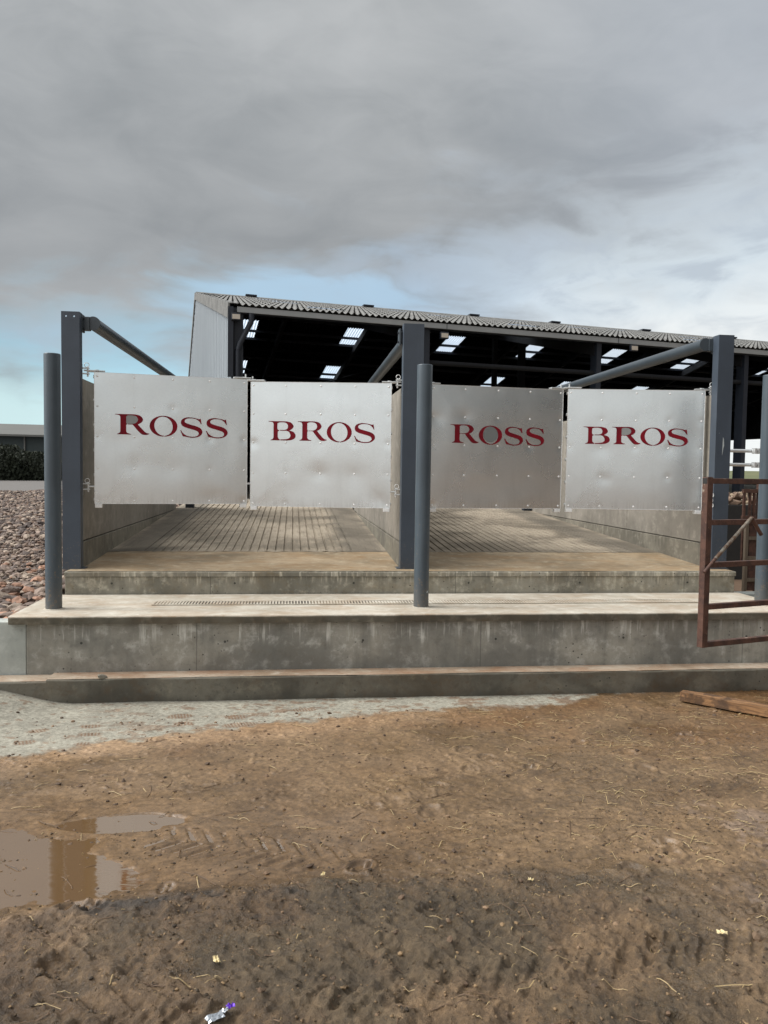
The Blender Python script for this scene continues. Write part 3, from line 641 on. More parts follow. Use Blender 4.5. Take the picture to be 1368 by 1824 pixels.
def ring_O():
    pts = []; n = 64
    for i in range(n+1):
        t = -math.pi/2+.035+(2*math.pi-.07)*i/n; pts.append((860+135*math.cos(t), 248-109*math.sin(t)))
    for i in range(n+1):
        t = -math.pi/2-.05-(2*math.pi-.10)*i/n; a, b_ = 89*math.cos(t), 99*math.sin(t); q = .13
        pts.append((860+a*math.cos(q)-b_*.13, 248-(b_+a*.10)))
    return pts
GL['O'] = (725, 995, 139, 357, None)
WORDS = {'ROSS': (72, 1268, [('R', 72, 430), ('O', 430, 724), ('S', 755, 993), ('S', 1032, 1270)]), 'BROS': (95, 1245, [('B', 95, 388), ('R', 412, 728), ('O', 725, 995), ('S', 1020, 1245)])}
def lettering(word, x0, x1, z0, z1, y, root):
    a, b_, L = WORDS[word]; m = MB()
    for ch, la, lb in L:
        ga, gb, gt, gbm, polys = GL[ch]
        polys = [ring_O()] if ch == 'O' else [smooth_poly(p) for p in polys]
        for poly in polys:
            pts = []
            for (px, py) in poly:
                u = (la+(px-ga)/(gb-ga)*(lb-la)-a)/(b_-a); v = (344-py)/208 if ch != 'R' and ch != 'B' else (gbm-py)/(gbm-gt)
                pts.append((x0+u*(x1-x0), z0+v*(z1-z0)))
            n = len(pts); tr = tessellate_polygon([[Vector((p[0], p[1], 0)) for p in pts]])
            m.add([(p[0], y, p[1]) for p in pts], tr)
            m.add([(p[0], y, p[1]) for p in pts]+[(p[0], y+.004, p[1]) for p in pts], [(i, (i+1) % n, n+(i+1) % n, n+i) for i in range(n)])
    return m.build('lettering', 'red_paint', root)
BW, BH = 0, 1.30
def gate(x0, y0, x1, y1, z0, word, wu, label, hinge_left, dents, patch=None, dip=.0):
    L = math.hypot(x1-x0, y1-y0); t = thing('steel_gate', label, 'gate', (x0, y0, z0), math.atan2(y1-y0, x1-x0), 'galvanised sheet gates closing the lanes')
    # sheet with dents round the fixings
    nx, nz = 120, 104; xs_ = np.linspace(0, L, nx); zs_ = np.linspace(0, BH, nz); XX, ZZ = np.meshgrid(xs_, zs_)
    sd_ = int(abs(x0)*10)+3
    disp = (fbm(XX, ZZ, 1.5, 2, .5, sd_)-.5)*.013 + (fbm(XX, ZZ, 4, 2, .5, sd_+9)-.5)*.0022
    ed = np.minimum.reduce([XX, L-XX, ZZ, BH-ZZ]); disp *= ss(ed, 0, .25)
    bu = [.018, .25, .5, .745, .982]; bv = [.022, .27, .515, .745, .972]
    bolts = [(u*L, v*BH) for u in bu for v in bv]
    for (bx, bz) in bolts: disp += (.0006+.0028*random.random()**3)*np.exp(-((XX-bx)**2+(ZZ-bz)**2)/.040**2)
    for (du, dv, am, rd) in dents: disp += .55*am*np.exp(-(((XX-du*L)/rd)**2+((ZZ-dv*BH)/(rd*.8))**2))
    disp -= disp.min()
    rows = [[(float(XX[j, i]), float(disp[j, i]*.6), float(ZZ[j, i])) for i in range(nx)] for j in range(nz)]
    m = MB().grid(rows); e = .004
    m.box(0, L, .0230, .0250, 0, BH)
    pn = m.build('panel', 'galv_panel', t, fix=False)
    # folded edge strips
    m = MB(); m.box(-.004, .0, -.001, .026, -.002, BH+.002); m.box(L, L+.004, -.001, .026, -.002, BH+.002); m.box(0, L, -.001, .026, BH, BH+.003); m.box(0, L, -.001, .026, -.003, 0); m.build('edge_strip', 'bolt', t)
    fr = MB(); fy = .049
    for xx in (.022, L-.022): fr.tube((xx, fy, -.03), (xx, fy, BH+.03), .022, 14)
    for v in (.03, .22, .41, .60, .79, .97): fr.tube((-.012, fy, v*BH), (L+.012, fy, v*BH), .0165, 12)
    fr.build('frame', 'galv', t)
    first = None
    for (bx, bz) in bolts:
        i = min(nx-1, int(round(bx/L*(nx-1)))); j = min(nz-1, int(round(bz/BH*(nz-1)))); yy = float(disp[j, i]*.6)
        if first is None:
            bm_ = MB(); n = 10; pf = [(.0105, 0), (.010, .0045), (.006, .0075), (0, .0085)]
            for (ra, ha), (rb_, hb) in zip(pf[:-1], pf[1:]):
                vs = [(ra*math.cos(2*math.pi*q/n), -ha, ra*math.sin(2*math.pi*q/n)) for q in range(n)]+[(rb_*math.cos(2*math.pi*q/n), -hb, rb_*math.sin(2*math.pi*q/n)) for q in range(n)]
                bm_.add(vs, [(q, (q+1) % n, n+(q+1) % n, n+q) for q in range(n)], True)
            o = first = bm_.build('bolt', 'bolt', t)
        else: o = first.copy(); COL.objects.link(o); o.parent = t
        o.location = (bx, yy, bz)
    lettering(word, wu[0]*L, wu[1]*L, wu[2]*BH, wu[3]*BH, -.004, t)
    if patch:
        u0, u1, v0, v1, kind = patch; m = MB(); n = 32
        cx, cz, rx, rz2 = (u0+u1)/2*L, (v0+v1)/2*BH, (u1-u0)/2*L, (v1-v0)/2*BH
        if kind == 'O': pts = [(cx+rx*math.cos(2*math.pi*i/n), cz+rz2*math.sin(2*math.pi*i/n)) for i in range(n)]
        else: pts = [(u0*L, v0*BH), (u0*L, v1*BH)]+[(cx+rx*math.cos(a), cz+rz2*math.sin(a)) for a in np.linspace(math.pi/2, -math.pi/2, 14)]
        m.add([(a, -.0022, b_) for a, b_ in pts], [tuple(range(len(pts)))]); m.build('letter_infill', 'dark_patch' if kind == 'O' else 'grey_patch', t, fix=False)
    # top corner plates, corner feet
    s = 1 if hinge_left else -1; hx = 0 if hinge_left else L; fx = L if hinge_left else 0
    MB().box(min(hx-s*.10, hx+s*.10), max(hx-s*.10, hx+s*.10), .005, .065, BH+.012, BH+.022, .002).build('hinge_arm', 'galv', t)
    MB().box(min(fx-s*.14, fx+s*.045), max(fx-s*.14, fx+s*.045), -.004, .07, BH+.010, BH+.024, .003).build('latch_plate', 'galv', t)
    MB().tube((fx-s*.012, .03, BH+.0), (fx-s*.012, .03, BH+.06), .008, 8).build('latch_pin', 'galv', t)
    for xx in (.035, L-.035): MB().box(xx-.035, xx+.035, -.003, .06, -.042, -.004, .004).build('corner_foot', 'bolt', t)
    # hinges out to the post
    post_d = .115
    for zz in (BH+.005, .165):
        hg = MB().box(hx-s*post_d-.004, hx-s*post_d+.004, -.02, .05, zz-.085, zz+.075, .003)
        for q in (-.022, .032): hg.box(min(hx-s*post_d, hx-s*.045), max(hx-s*post_d, hx-s*.045), -.004, .036, zz+q-.005, zz+q+.005)
        hh = hg.build('hinge', 'galv', t)
        MB().tube((hx-s*.062, .016, zz-.05), (hx-s*.062, .016, zz+.05), .009, 10).build('hinge_pin', 'bolt', hh)
        MB().tube((hx-s*.066, .016, zz+.004), (hx+s*.01, .02, zz+.004), .010, 10).build('hinge_bolt', 'galv', hh)
        MB().torus((hx-s*.07, .004, zz+.062), .022, .003).build('ring', 'bolt', hh)
    return t
Z0 = .640
gate(-3.165, .155, -1.690, .450, Z0+.002, 'ROSS', (.127, .865, .535, .690), 'leftmost galvanised gate reading ROSS in red, hinged on the left post', True, ((.25, .30, .006, .12), (.5, .27, .008, .16), (.75, .06, .006, .12), (.1, .5, .007, .2)), (.198, .272, .616, .684, 'R'))
gate(-1.650, .445, -.195, .235, Z0-.02, 'BROS', (.127, .888, .533, .688), 'second gate from left reading BROS in red, hinged on the middle post', False, ((.5, .26, .010, .14), (.74, .26, .008, .14), (.93, .05, .008, .12), (.02, .5, .005, .06)))
gate(.237, .265, 1.728, .445, Z0-.017, 'ROSS', (.142, .857, .535, .685), 'darker galvanised gate reading ROSS in red, right of the middle bollard', True, ((.25, .75, .006, .10), (.04, .72, .007, .08), (.5, .5, .006, .4)), (.389, .499, .545, .674, 'O'))
gate(1.775, .400, 3.232, .190, Z0-.012, 'BROS', (.115, .885, .545, .690), 'rightmost galvanised gate reading BROS in red, hinged on the right post', False, ((.25, .50, .008, .10), (.28, .25, .006, .08), (.88, .6, .010, .2), (.75, .5, .006, .1)), (.392, .468, .622, .684, 'R'))
# padlock chain hanging on the right post
ch = MB()
for i in range(3): ch.torus((3.235, -.012, .80-.055*i), .022, .006, 'y' if i != 1 else 'x', 16, 6)
tag(ch.build('chain', 'bolt'), 'short galvanised chain hanging on the right post below the gate hinge', 'chain')

# ================================================================ BARN
th = .15235; A3 = Vector((math.cos(th), math.sin(th), -.01581)); N3 = Vector((-math.sin(th), math.cos(th), 0)); O3 = Vector((-2.26442, 10.22315, 0))
EZ, DD, RZ = 4.66367, 22.85569, 9.68724; SLP = (RZ-EZ)/DD; UE = 42.3
def BP(u, v, z): p = O3+A3*u+N3*v; return (p.x, p.y, p.z+z)
def roofz(v): return EZ+SLP*(v if v <= DD else 2*DD-v)
barn = thing('cattle_barn', 'large open fronted barn with corrugated roof and grey side cladding behind the gates', 'barn', BP(0, 0, .2)); BO = Vector(BP(0, 0, .2))
def bpart(mb, name, material, parent=None, fix=True):
    mb.v = [(v[0]-BO.x, v[1]-BO.y, v[2]-BO.z) for v in mb.v]; return mb.build(name, material, parent or barn, fix)
PITCH = .1465; AMP = .027; NS = 8; nC = int((UE+.35)/PITCH)
def corr_strip(m, k0, k1, v0, v1, dz0=0.0, dz1=0.0):
    rows = []
    for q in range(k0*NS, k1*NS+1):
        u = -.32+q*PITCH/NS; a = AMP*math.cos(2*math.pi*q/NS)
        rows.append([BP(u, v0, roofz(v0)+a+dz0), BP(u, v1, roofz(v1)+a+dz1)])
    m.grid(rows)
m = MB(); vs_ = np.linspace(-.06, DD, 13)
RL_U = [2.0, 8.05, 14.1, 19.25, 24.7, 30.5, 36.5]
kof = lambda u: int(round((u+.32)/PITCH))
fl_cells = [(kof(u), kof(u)+7) for u in RL_U]
for i in range(12):
    hole = i in (2, 6, 9)
    if not hole: corr_strip(m, 0, nC, vs_[i]-.0, vs_[i+1], .030, .0); continue
    k = 0
    for a, b_ in fl_cells: corr_strip(m, k, a, vs_[i], vs_[i+1], .030, 0); k = b_
    corr_strip(m, k, nC, vs_[i], vs_[i+1], .030, 0)
bpart(m, 'front_roof', 'fibre_cement', fix=False)
for i in (2, 6, 9):
    for a, b_ in fl_cells:
        m = MB(); corr_strip(m, a, b_, vs_[i], vs_[i+1], .030, 0); bpart(m, 'rooflight', 'rooflight', fix=False)
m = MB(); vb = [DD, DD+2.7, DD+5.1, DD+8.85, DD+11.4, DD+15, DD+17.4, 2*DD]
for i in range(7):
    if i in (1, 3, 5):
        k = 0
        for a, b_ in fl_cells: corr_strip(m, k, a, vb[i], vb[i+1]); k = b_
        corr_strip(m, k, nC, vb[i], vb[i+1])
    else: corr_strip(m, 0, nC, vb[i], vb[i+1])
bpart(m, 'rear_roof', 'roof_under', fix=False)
for i in (1, 3, 5):
    for a, b_ in fl_cells:
        m = MB(); corr_strip(m, a, b_, vb[i], vb[i+1]); bpart(m, 'rooflight', 'rooflight', fix=False)
# ridge cap and vents
m = MB().grid([[BP(u, DD-.35, roofz(DD-.35)+.05), BP(u, DD-.1, RZ+.075), BP(u, DD+.1, RZ+.075), BP(u, DD+.35, roofz(DD+.35)+.05)] for u in np.linspace(-.36, UE, 60)], False); bpart(m, 'ridge_cap', 'fibre_cement')
def bbox(m, u0, u1, v0, v1, z0, z1, slope=False):
    c = []
    for z in (z0, z1):
        for (u, v) in ((u0, v0), (u1, v0), (u1, v1), (u0, v1)):
            c.append(BP(u, v, z+(roofz(v) if slope else 0)))
    return m.hexa(c)
for u in (2.36, 8.47, 14.42, 19.3, 25.1, 31.0, 37.0):
    m = MB(); bbox(m, u-.28, u+.28, DD-.25, DD+.25, RZ+.075, RZ+.15); bpart(m, 'ridge_vent', 'navy')
# eaves: angle fascia, gutter shadow board
m = MB(); bbox(m, -.22, UE, -.03, .02, EZ-.155, EZ-.035); bpart(m, 'fascia', 'fascia')
m = MB(); bbox(m, -.30, UE, .03, .16, EZ-.17, EZ-.05); bpart(m, 'eaves_beam', 'navy')
for u in (9.4, 18.8, 28.2, 4.75):
    m = MB(); bbox(m, u-.008, u+.008, -.034, -.03, EZ-.155, EZ-.035); bpart(m, 'fascia_joint', 'navy')
# left gable cladding: box profile sheets, verge flashing
def clad(u, vlist_a, vlist_b, zb, out, wave=.030, pit=.80):
    rows = []; v = vlist_a; pro = [(0, 0), (.62, 0), (.64, 1), (.72, 1), (.74, 0)]
    while v < vlist_b:
        for dv, o_ in pro:
            vv = v+dv
            if vv <= vlist_b: rows.append([BP(u+out*o_*wave, vv, zb(vv)), BP(u+out*o_*wave, vv, roofz(vv)-.02)])
        v += pit
    return rows
bpart(MB().grid(clad(-.34, .0, 2*DD, lambda v: 0.0, -1), False), 'side_cladding', 'cladding', fix=False)
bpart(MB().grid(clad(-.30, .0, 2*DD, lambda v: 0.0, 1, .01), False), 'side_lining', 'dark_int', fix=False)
m = MB(); v = -.05
while v < 2*DD-1:
    a, b_ = v, min(v+1.36, 2*DD)
    za, zb = roofz(a), roofz(b_)
    if a < DD < b_: b_ = DD; zb = RZ
    m.hexa([BP(-.42, a, za-.30), BP(-.38, a, za-.30), BP(-.38, b_-.012, zb-.30), BP(-.42, b_-.012, zb-.30), BP(-.42, a, za+.045), BP(-.38, a, za+.045), BP(-.38, b_-.012, zb+.045), BP(-.42, b_-.012, zb+.045)])
    m.hexa([BP(-.38, a, za+.033), BP(-.20, a, za+.033), BP(-.20, b_-.012, zb+.033), BP(-.38, b_-.012, zb+.033), BP(-.38, a, za+.045), BP(-.20, a, za+.045), BP(-.20, b_-.012, zb+.045), BP(-.38, b_-.012, zb+.045)])
    v = b_ if b_ == DD else v+1.36
bpart(m, 'verge_flashing', 'fibre_cement')
# rear wall, right gable
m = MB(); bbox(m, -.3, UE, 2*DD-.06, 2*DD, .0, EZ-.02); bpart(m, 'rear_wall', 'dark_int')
bpart(MB().grid(clad(UE-.05, 0, 2*DD, lambda v: 4.55, -1), False), 'end_cladding', 'dark_int', fix=False)
bpart(MB().grid(clad(UE+.02, 0, 2*DD, lambda v: 4.55, 1), False), 'end_cladding', 'cladding', fix=False)
m = MB(); bbox(m, UE-.2, UE, 0, 2*DD, -.3, 1.35); bpart(m, 'end_wall', 'con_wall')
# frames
for i, u in enumerate([-.17, 4.30, 8.93, 13.40, 17.9, 22.4, 26.9, 31.4, 35.9, 40.4]):
    wd = .20 if i == 0 else .13
    m = MB(); bbox(m, u-wd/2-(0), u+wd/2, .10, .42, 0, EZ-.10); bpart(m, 'column', 'navy')
    m = MB()
    for va, vb2 in ((.2, DD), (DD, 2*DD-.1)):
        for s0, s1 in ((0, 1),):
            c = []
            for dz in (-.52, -.16):
                for (uu, vv) in ((u-.09, va), (u+.09, va), (u+.09, vb2), (u-.09, vb2)): c.append(BP(uu, vv, roofz(vv)+dz))
            m.hexa(c)
    bpart(m, 'rafter', 'dark_int')
    if i: m = MB(); bbox(m, u-.12, u+.12, 2*DD-.4, 2*DD-.1, 0, EZ-.1); bpart(m, 'column', 'dark_int')
for u, v, wd in ((17.35, DD, .36), (15.73, DD, .22), (29.9, DD, .3)):
    m = MB(); bbox(m, u-wd/2, u+wd/2, v-.15, v+.15, 0, roofz(v)-.2); bpart(m, 'inner_column', 'dark_int')
for i_, v in enumerate([.9+1.5*i for i in range(30)]+[DD+3.9, DD+10.1]):
    if abs(v-(DD+3.9)) < .8 and v != DD+3.9: continue
    if abs(v-(DD+10.1)) < .8 and v != DD+10.1: continue
    m = MB(); bbox(m, -.25, UE-.1, v-.035, v+.035, -.16-0.0, -.035, slope=True); bpart(m, 'purlin', 'dark_int' if (v < DD or i_ % 2) else 'navy')
m = MB().tube(BP(4.3, .25, 3.72), BP(UE, .25, 3.95), .060, 14); bpart(m, 'tie_tube', 'dark_int')
# diagonal braces under the rear slope
for u in (6.0, 21.0, 33.0):
    m = MB().tube(BP(u, DD+13, roofz(DD+13)-.6), BP(u+6, DD+6, roofz(DD+6)-.5), .06, 8); bpart(m, 'brace', 'dark_int')
# downpipe with its swan neck
m = MB()
pts = [BP(.10, -.02, EZ-.17), BP(.10, -.02, EZ-.34), BP(-.16, .0, EZ-.86), BP(-.20, .0, EZ-1.0), BP(-.20, .0, .1)]
for a, b_ in zip(pts[:-1], pts[1:]): m.tube(a, b_, .062, 16)
dp = bpart(m, 'downpipe', 'navy')
m = MB(); bbox(m, -.42, -.30, -.06, .06, EZ-1.6, EZ-.05); bpart(m, 'corner_flashing', 'navy')
# floodlights under the eaves
def flood(u, z, label, sc=1):
    t = thing('floodlight', label, 'floodlight', BP(u, -.1, z), th, 'floodlights under the barn eaves')
    MB().box(-.10, .10, -.05, .05, -.08, .08, .01).build('housing', 'navy', t); MB().box(-.085, .085, -.056, -.0505, -.055, .05).build('lens', 'lens', t)
    MB().box(-.02, .02, .05, .12, -.02, .10).build('bracket', 'navy', t)
flood(-.25, EZ-.28, 'small floodlight under the left end of the barn eaves')
flood(4.66, EZ-.33, 'small floodlight under the barn eaves right of the middle post')
flood(9.80, EZ-.27, 'small pale floodlight under the eaves left of the right post')

# barn floor / yard beyond the ramp
struct(MB().grid([[(x, y, .33 + .0*x) for y in (8.0, 30, 75)] for x in (-3.0, 10, 70)], False).build('yard', 'con_yard'))

# ================================================================ RIGHT BACKGROUND
rw = MB().box(3.9, 14, 5.9, 6.1, -.95, .47, .01).build('retaining_wall', 'dark'); tag(rw, 'dark earth stained retaining wall behind the right bollard', 'wall')
def stones(n, fn, sizes, name, seed, cols, sub=1, flat=.6):
    r_ = np.random.default_rng(seed); protos = []
    for k in range(8):
        bm = bmesh.new(); bmesh.ops.create_icosphere(bm, subdivisions=sub, radius=1)
        v = np.array([q.co[:] for q in bm.verts]); f = np.array([[a.index for a in q.verts] for q in bm.faces]); bm.free()
        v = v*(1+.0*v); v *= (.72+.5*r_.random((len(v), 1))); v[:, 2] *= flat; v *= (.7+.6*r_.random((1, 3))); protos.append((v, f))
    VV, FF, CC = [], [], []; o = 0
    for i in range(n):
        x, y, z, s = fn(r_); v, f = protos[r_.integers(8)]; a, b_ = r_.random(2)*6.28; tl = (r_.random()-.5)*.9
        ca, sa = math.cos(a), math.sin(a); q = v*s*(.7+.6*r_.random()); q = np.stack([q[:, 0]*ca-q[:, 1]*sa, q[:, 0]*sa+q[:, 1]*ca, q[:, 2]+q[:, 0]*tl], 1)
        VV.append(q+np.array([x, y, z])); FF.append(f+o); o += len(v); cc = np.array(cols[r_.integers(len(cols))])*(.75+.5*r_.random()); CC.append(np.repeat(cc[None], len(v), 0))
    return np_mesh(name, np.concatenate(VV), np.concatenate(FF), 'stone', np.concatenate(CC), smooth=False)
pk = [lin(134, 118, 106), lin(112, 97, 88), lin(98, 87, 81), lin(156, 141, 126), lin(78, 68, 63), lin(124, 104, 90)]
gb = MB(); 
gbp = [(-3.43, -1.1), (-3.43, 34), (-14.6, 36), (-13.2, 27), (-12.2, 22.5), (-30, 16), (-30, -1.1)]
gb.add([(x, y, -.33 if y < 3 else -.22) for x, y in gbp], [tuple(range(len(gbp)))]); struct(gb.build('gravel_bed', 'gravel_base', fix=False))
def f_near(r_):
    y = -1.02+r_.random()**1.5*3.2; x = -3.45-r_.random()*(1.6+y*.35+1.02*.4); s = .075-.03*min(1, (y+1)/2.5)
    if r_.random() < .5: s *= .6
    zt = -.36+.14*ss(y, -1.1, .2)
    return x, y, zt+.03*r_.random(), s
def f_mid(r_):
    y = .4+r_.random()**1.3*8; x = -3.45-r_.random()*(3.2+y*.35); return x, y, -.25+.04*r_.random(), .020+.020*r_.random()
def f_far(r_):
    y = 6+r_.random()*26; x = -3.5-r_.random()*(4.5+y*.33); return x, y, -.215+.03*r_.random(), .045+.03*r_.random()
stuff(stones(900, f_near, None, 'cobbles', 3, pk[:4]+[lin(150, 116, 96)], 2), 'large pinkish cobbles heaped against the left end of the dock', 'stones')
stuff(stones(10000, f_mid, None, 'gravel', 4, pk), 'reddish brown gravel left of the left bollard', 'gravel')
stuff(stones(9000, f_far, None, 'far_gravel', 5, pk), 'fine brown gravel stretching back to the farm road', 'gravel')
stuff(stones(420, lambda r_: (4.0+r_.random()*5, 6.0+r_.random()*1.6, .48+r_.random()*.16, .06+.04*r_.random()), None, 'rubble', 6, [lin(150, 132, 110), lin(120, 100, 84), lin(170, 156, 136)], 1), 'pale rubble stones heaped on top of the dark retaining wall', 'stones')
rd = MB().grid([[(-60, 14, -.27), (-60, 100, -.2)], [(-13, 24, -.235), (-26, 100, -.2)], [(-13.2, 40, -.23), (-20, 100, -.2)], [(10, 44, -.23), (10, 100, -.2)]], False)
struct(rd.build('road', 'road'))
# hedge far left
r_ = np.random.default_rng(12)
def leaf_mass(name, n, box, size, seed):
    q = np.random.default_rng(seed); VV = []
    for i in range(n):
        c = box(q); a, b_ = q.random(2)*6.28; s = size*(.5+q.random()); u = np.array([math.cos(a)*math.cos(b_), math.sin(a)*math.cos(b_), math.sin(b_)])*s; w2 = np.cross(u, q.random(3)-.5); w2 = w2/np.linalg.norm(w2)*s*.6
        VV += [c-u, c+w2, c+u, c-w2]
    V_ = np.array(VV); F_ = np.arange(len(V_)).reshape(-1, 4); return np_mesh(name, V_, F_, 'leaf', smooth=False)
hd = thing('hedge', 'dark overgrown hedge below the distant farm shed at far left', 'hedge', (-26, 62, -.3))
def hb(q):
    t = q.random(); x = -14+28*t; y = -8+16*t+(q.random()-.5)*5; top = 3.0+.7*math.sin(x*1.1)+.5*math.sin(x*2.7)-.06*(x+14); return np.array([x, y, top*q.random()**.7])
lf = leaf_mass('foliage', 42000, hb, .13, 2); lf.parent = hd
MB().hexa([(-14, -9, 0), (14, 7, 0), (13, 9, 0), (-15, -7, 0), (-14, -8.6, 2.0), (14, 7.4, 1.2), (13.4, 8.6, 1.2), (-14.6, -7.4, 2.0)]).build('branches', 'leaf', hd)
sh = thing('farm_shed', 'distant low farm shed with dark green walls and pale roof at far left', 'shed', (-30, 78, -.3))
m = MB(); x = -16.0
MB().box(-18, 12, 0, 20, 0, 4.6).build('wall', 'green_clad', sh)
MB().add([(-18.5, -.6, 4.65), (12.5, -.6, 4.45), (12.5, 10, 6.0), (-18.5, 10, 6.2), (-18.5, -.6, 4.45), (12.5, -.6, 4.25), (12.5, 10, 5.8), (-18.5, 10, 6.0)], [(0, 1, 2, 3), (4, 5, 6, 7), (0, 1, 5, 4), (1, 2, 6, 5), (3, 0, 4, 7)]).build('roof', 'grey_clad', sh)
MB().tube((1.2, -.12, 0), (1.2, -.12, 4.4), .09, 8).build('downpipe', 'grey_clad', sh)
# galvanised rails and handling pen at the right
cr2 = thing('cattle_rail', 'two galvanised rails beyond the right post in front of the barn column', 'rail', (7.0, 7.0, .33))
for z in (1.515, 1.235):
    MB().tube((-.2, 0, z-.33), (4.5, .4, z-.33+.01), .035, 12).build('rail', 'galv', cr2)
    MB().box(.98, 1.03, -.055, .055, z-.33-.055, z-.33+.055, .004).build('clamp', 'galv', cr2); MB().box(1.06, 1.11, -.055, .055, z-.33-.055, z-.33+.055, .004).build('clamp', 'galv', cr2)
MB().tube((4.5, .4, 0), (4.5, .4, 1.4), .05, 12).build('post', 'galv', cr2)
pg = thing('pen_gate', 'dark red brown steel pen gate standing behind the right bollard', 'gate', (6.0, 4.0, -.9))
for x in (0, .17): MB().box(x, x+.035, -.02, .02, .55, 1.68).build('upright', 'rust', pg)
MB().box(-.01, .30, -.03, .03, 1.64, 1.70).build('top_rail', 'rust', pg); MB().box(-.01, .30, -.03, .03, 1.22, 1.27).build('rail', 'rust', pg)
MB().box(.10, .135, -.02, .02, 1.27, 1.66).build('upright', 'rust', pg); MB().box(.24, .30, -.03, .03, 0, 1.78).build('gate_post', 'rust', pg)
tm = thing('timber_rack', 'weathered timber rack with rungs below the pen gate', 'rack', (6.02, 3.9, -.93))
for x in (-.03, .36): MB().box(x, x+.05, -.03, .03, 0, 1.24).build('stile', 'old_wood', tm)
for z in (.25, .60, .92, 1.18): MB().box(.02, .36, -.035, -.005, z, z+.055).build('rung', 'old_wood', tm)
MB().box(.05, .34, .0, .03, .1, 1.2).build('backing', 'rust', tm)
mp = MB().grid([[(3.55, -.1, -.52), (3.55, .35, -.5)], [(4.3, -.1, -.53), (4.3, .35, -.52)]], False); 
sb = MB().box(3.62, 4.05, .25, .42, -.95, -.30, .01).build('concrete_block', 'con_pale'); tag(sb, 'pale concrete block in the gap beside the dock behind the right bollard', 'block')
# far field and a utility pole seen through the barn
struct(MB().grid([[(x, y, z) for (y, z) in ((90, -.4), (140, 1.2), (220, 2.6), (420, 2.4))] for x in (40, 120, 260)], False).build('hill', 'ground'))

# ================================================================ RUSTY GATE
GA = math.atan2(.17, .556); rg = thing('rusty_gate', 'rusty box section gate with five rails hanging open at right', 'gate', (1.69, -2.74, -.216), GA)
HT = 1.213
def bx_open(m, x0, x1, y0, y1, z0, z1, bev=.003): m.box(x0, x1, y0, y1, z0, z1, bev)
m = MB(); m.box(0, .052, 0, .052, 0, HT, .003); m.build('stile', 'rust', rg)
MB().box(.006, .046, .006, .046, HT+.0005, HT+.0025).build('open_end', 'dark', rg); MB().box(-.002, -.0005, .006, .046, HT-.046, HT-.006).build('open_end', 'dark', rg)
for v in (.972, .727, .475, .225, .0):
    z = v*HT*.99; MB().box(.052, 3.2, .004, .044, z, z+.038, .003).build('rail', 'rust', rg)
MB().box(3.2, 3.25, 0, .05, 0, HT, .003).build('stile', 'rust', rg)
p0 = Vector((-.035, -.03, .545)); p1 = Vector((.065, -.03, .64)); p2 = Vector((.40, -.03, .925)); p3 = Vector((.50, -.03, .80))
br = MB().tube(p1, p2, .013, 12).build('latch_bar', 'old_pipe', rg); MB().tube(p0, p1, .012, 12).build('latch_end', 'rust', br); MB().tube(p2, p3, .014, 12).build('latch_handle', 'rust', br)
o = MB().tube((0, 0, 0), (0, 0, 2.2), .07, 18).build('gate_post', 'rust'); o.location = (1.69+3.40*math.cos(GA), -2.74+3.40*math.sin(GA), -.93); tag(o, 'rusty round post carrying the rusty gate beyond the right edge', 'post')

# ================================================================ SMALL THINGS ON THE GROUND
bmw = thing('timber_beam', 'weathered timber beam lying on the mud by the footing at lower right', 'timber', (2.05, -1.78, -.872), math.atan2(-.50, .50))
m = MB(); rows = []
for i in range(30):
    x = i*.045; a = [float(vnoise(np.array([x*9+k_*7.1]), np.array([k_*3.3]), 5)[0]-.5)*.012 for k_ in range(4)]
    w3 = .05 if i else .045; rows.append([(x, -w3+a[0], .0), (x, w3+a[1], .0), (x, w3+a[2], .075+a[1]), (x, -w3+a[3], .072+a[0]), (x, -w3+a[0], .0)])
m.grid(rows, False); m.add(rows[0][:4], [(0, 1, 2, 3)]); m.add(rows[-1][:4], [(0, 1, 2, 3)]); m.build('beam', 'wood', bmw)
def strand(m, x, y, L, a, r_, curl, lift=.0, z=None):
    n = 6; prev = None; pts = []; xx, yy, aa = x, y, a
    for i in range(n+1):
        zz = max(mud_z(xx, yy), -.9045)+r_*(.8 if L > .02 else .5)+lift*math.sin(math.pi*i/n)-.0035*(math.sin(x*57+i*1.3) > .45); pts.append(Vector((xx, yy, zz)))
        xx += math.cos(aa)*L/n; yy += math.sin(aa)*L/n; aa += curl/n
    ring_ = []
    for i, p_ in enumerate(pts):
        d = (pts[min(i+1, n)]-pts[max(i-1, 0)]).normalized(); u = d.cross(Vector((0, 0, 1))).normalized(); v_ = u.cross(d)
        ring_.append([p_+u*r_, p_+v_*r_*.7, p_-u*r_, p_-v_*r_*.5])
    for i in range(n):
        m.add(ring_[i]+ring_[i+1], [(j, (j+1) % 4, 4+(j+1) % 4, 4+j) for j in range(4)])
def scatter(n, matname, name, label, seed, dens, rad, L0, L1):
    q = random.Random(seed); m = MB(); c = 0
    while c < n:
        x = q.uniform(-3.4, 3.2); y = q.uniform(-6.0, -1.6)
        if q.random() > dens(x, y): continue
        if dap[int(np.clip((max(0, y+6.6)/5.12)**(1/1.12)*(NY-1), 0, NY-1)), int(np.clip((x+4.9)/9.5*(NX-1), 0, NX-1))] > -.02 and q.random() > .06: continue
        strand(m, x, y, q.uniform(L0, L1)*(1 if q.random() < .8 else 1.7), q.uniform(0, 6.28) if q.random() < .4 else q.gauss(-.1, .5), rad*q.uniform(.6, 1.3), q.gauss(0, .4), q.uniform(0, .01)); c += 1
    stuff(m.build(name, matname, fix=False), label, 'straw')
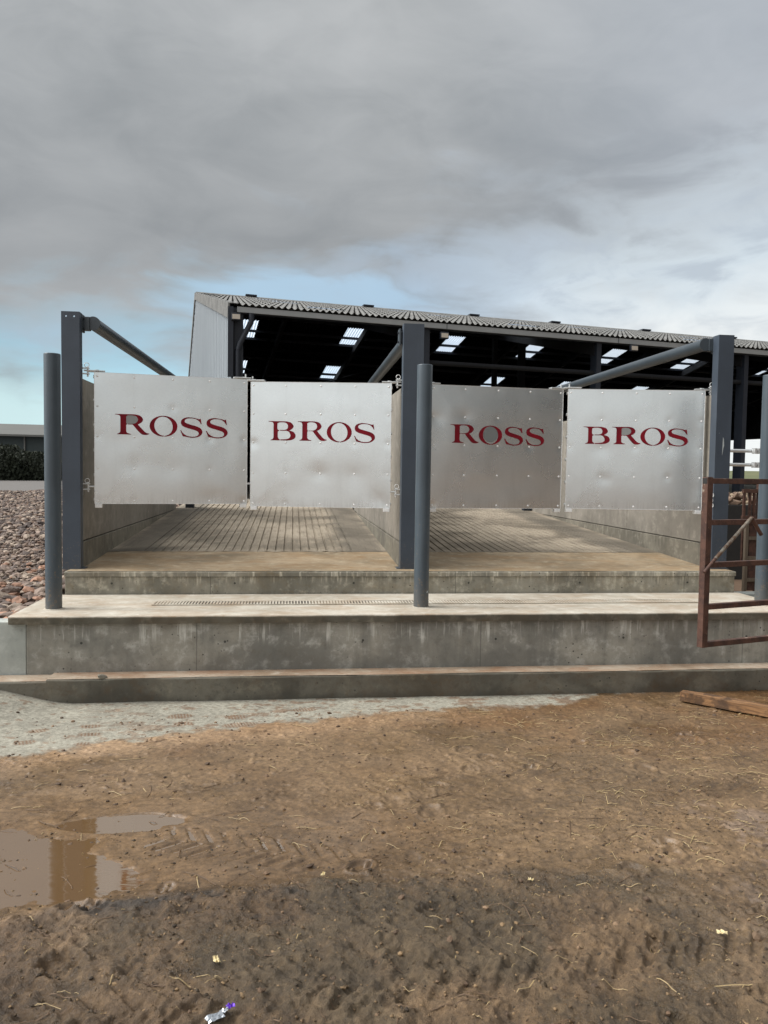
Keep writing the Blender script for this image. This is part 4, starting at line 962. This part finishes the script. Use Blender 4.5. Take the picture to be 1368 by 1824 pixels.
dens1 = lambda x, y: (.95 if (x > .3 and -4.4 < y < -2.0) else .25)*(1 if x > -.9 else .3)*(1 if math.sin(x*4.1+1.3*math.sin(y*3.3))*math.sin(y*5.7+x) > .1 else .35)
scatter(680, 'straw', 'straw', 'pale straw stalks scattered over the wet mud', 1, dens1, .0019, .025, .11)
scatter(520, 'twig', 'brown_stalks', 'dark rotted stalks trodden into the mud', 2, lambda x, y: .9 if y < -3.2 else .45, .0020, .03, .14)
scatter(900, 'straw', 'chaff', 'tiny pale chaff flecks over the mud', 3, lambda x, y: .8 if x > -.6 else .3, .0014, .006, .018)
# clods and little stones
cl_st = lambda r_: ((lambda x, y: (x, y, mud_z(x, y), .003+.014*r_.random()**4))(-3.4+6.6*r_.random(), -6.2+4.35*r_.random()**.7))
cl_n = lambda r_: ((lambda x, y: (x, y, mud_z(x, y)-.001, .0022+.0065*r_.random()**3))(-2.7+4.6*r_.random(), -6.1+2.3*r_.random()**1.4))
stuff(stones(14000, cl_n, None, 'mud_grit', 18, [lin(96, 78, 56), lin(60, 50, 38), lin(78, 64, 46), lin(124, 102, 74), lin(104, 84, 60)], 1, .8), 'fine gritty crumbs covering the churned near mud', 'mud')
stuff(stones(2600, cl_st, None, 'mud_crumbs', 8, [lin(96, 76, 58), lin(80, 64, 50), lin(120, 98, 76)], 1, .8), 'small crumbs of mud strewn over the yard', 'mud')
# litter
wr = thing('wrapper', 'crumpled purple and silver wrapper pressed into the mud at the bottom', 'litter', (-1.43, -5.36, mud_z(-1.43, -5.36)+.006), .55)
def crump(w_, d_, seed, hgt=.012):
    q = np.random.default_rng(seed); return MB().grid([[(w_*(i/6-.5)+.004*(q.random()-.5), d_*(j/5-.5)*(1-.4*abs(i/6-.5))+.004*(q.random()-.5), .004+hgt*q.random()) for j in range(6)] for i in range(7)], False)
wr.scale = (.8, .8, .8)
crump(.075, .05, 1).build('foil_end', 'foil', wr).location = (-.04, -.01, 0)
crump(.040, .028, 5, .008).build('clear_middle', 'foil', wr).location = (.012, .006, 0)
crump(.034, .032, 2).build('purple_end', 'purple', wr).location = (.045, .010, .002)
for (x, y, lb, s) in ((.55, -5.05, 'pale cream crust lying on the mud at lower right', .03), (-1.48, -5.03, 'small torn yellow husk on the mud above the purple wrapper', .028), (-1.05, -4.40, 'small cream husk beside the tyre print', .02), (-.1, -4.55, 'white feather scrap stuck in a dark hoof hole', .018)):
    o = crump(s*1.4, s*.8, int(abs(x*100)), .014).build('husk', 'cream'); o.location = (x, y, mud_z(x, y)+.004); o.rotation_euler = (0, 0, x*5); tag(o, lb, 'debris')
# a stick at the foot of the footing on the left
pb = stones(1, lambda r_: (0, 0, 0, .05), None, 'stone_lump', 15, [lin(150, 144, 130)], 2); pb.location = (-2.72, -1.47, -.69); tag(pb, 'pale lump of cement on the footing near its left end', 'stone')

# render settings
scn.render.engine = 'CYCLES'
scn.cycles.max_bounces = 6; scn.cycles.transparent_max_bounces = 8
scn.cycles.use_denoising = True
scn.render.film_transparent = False
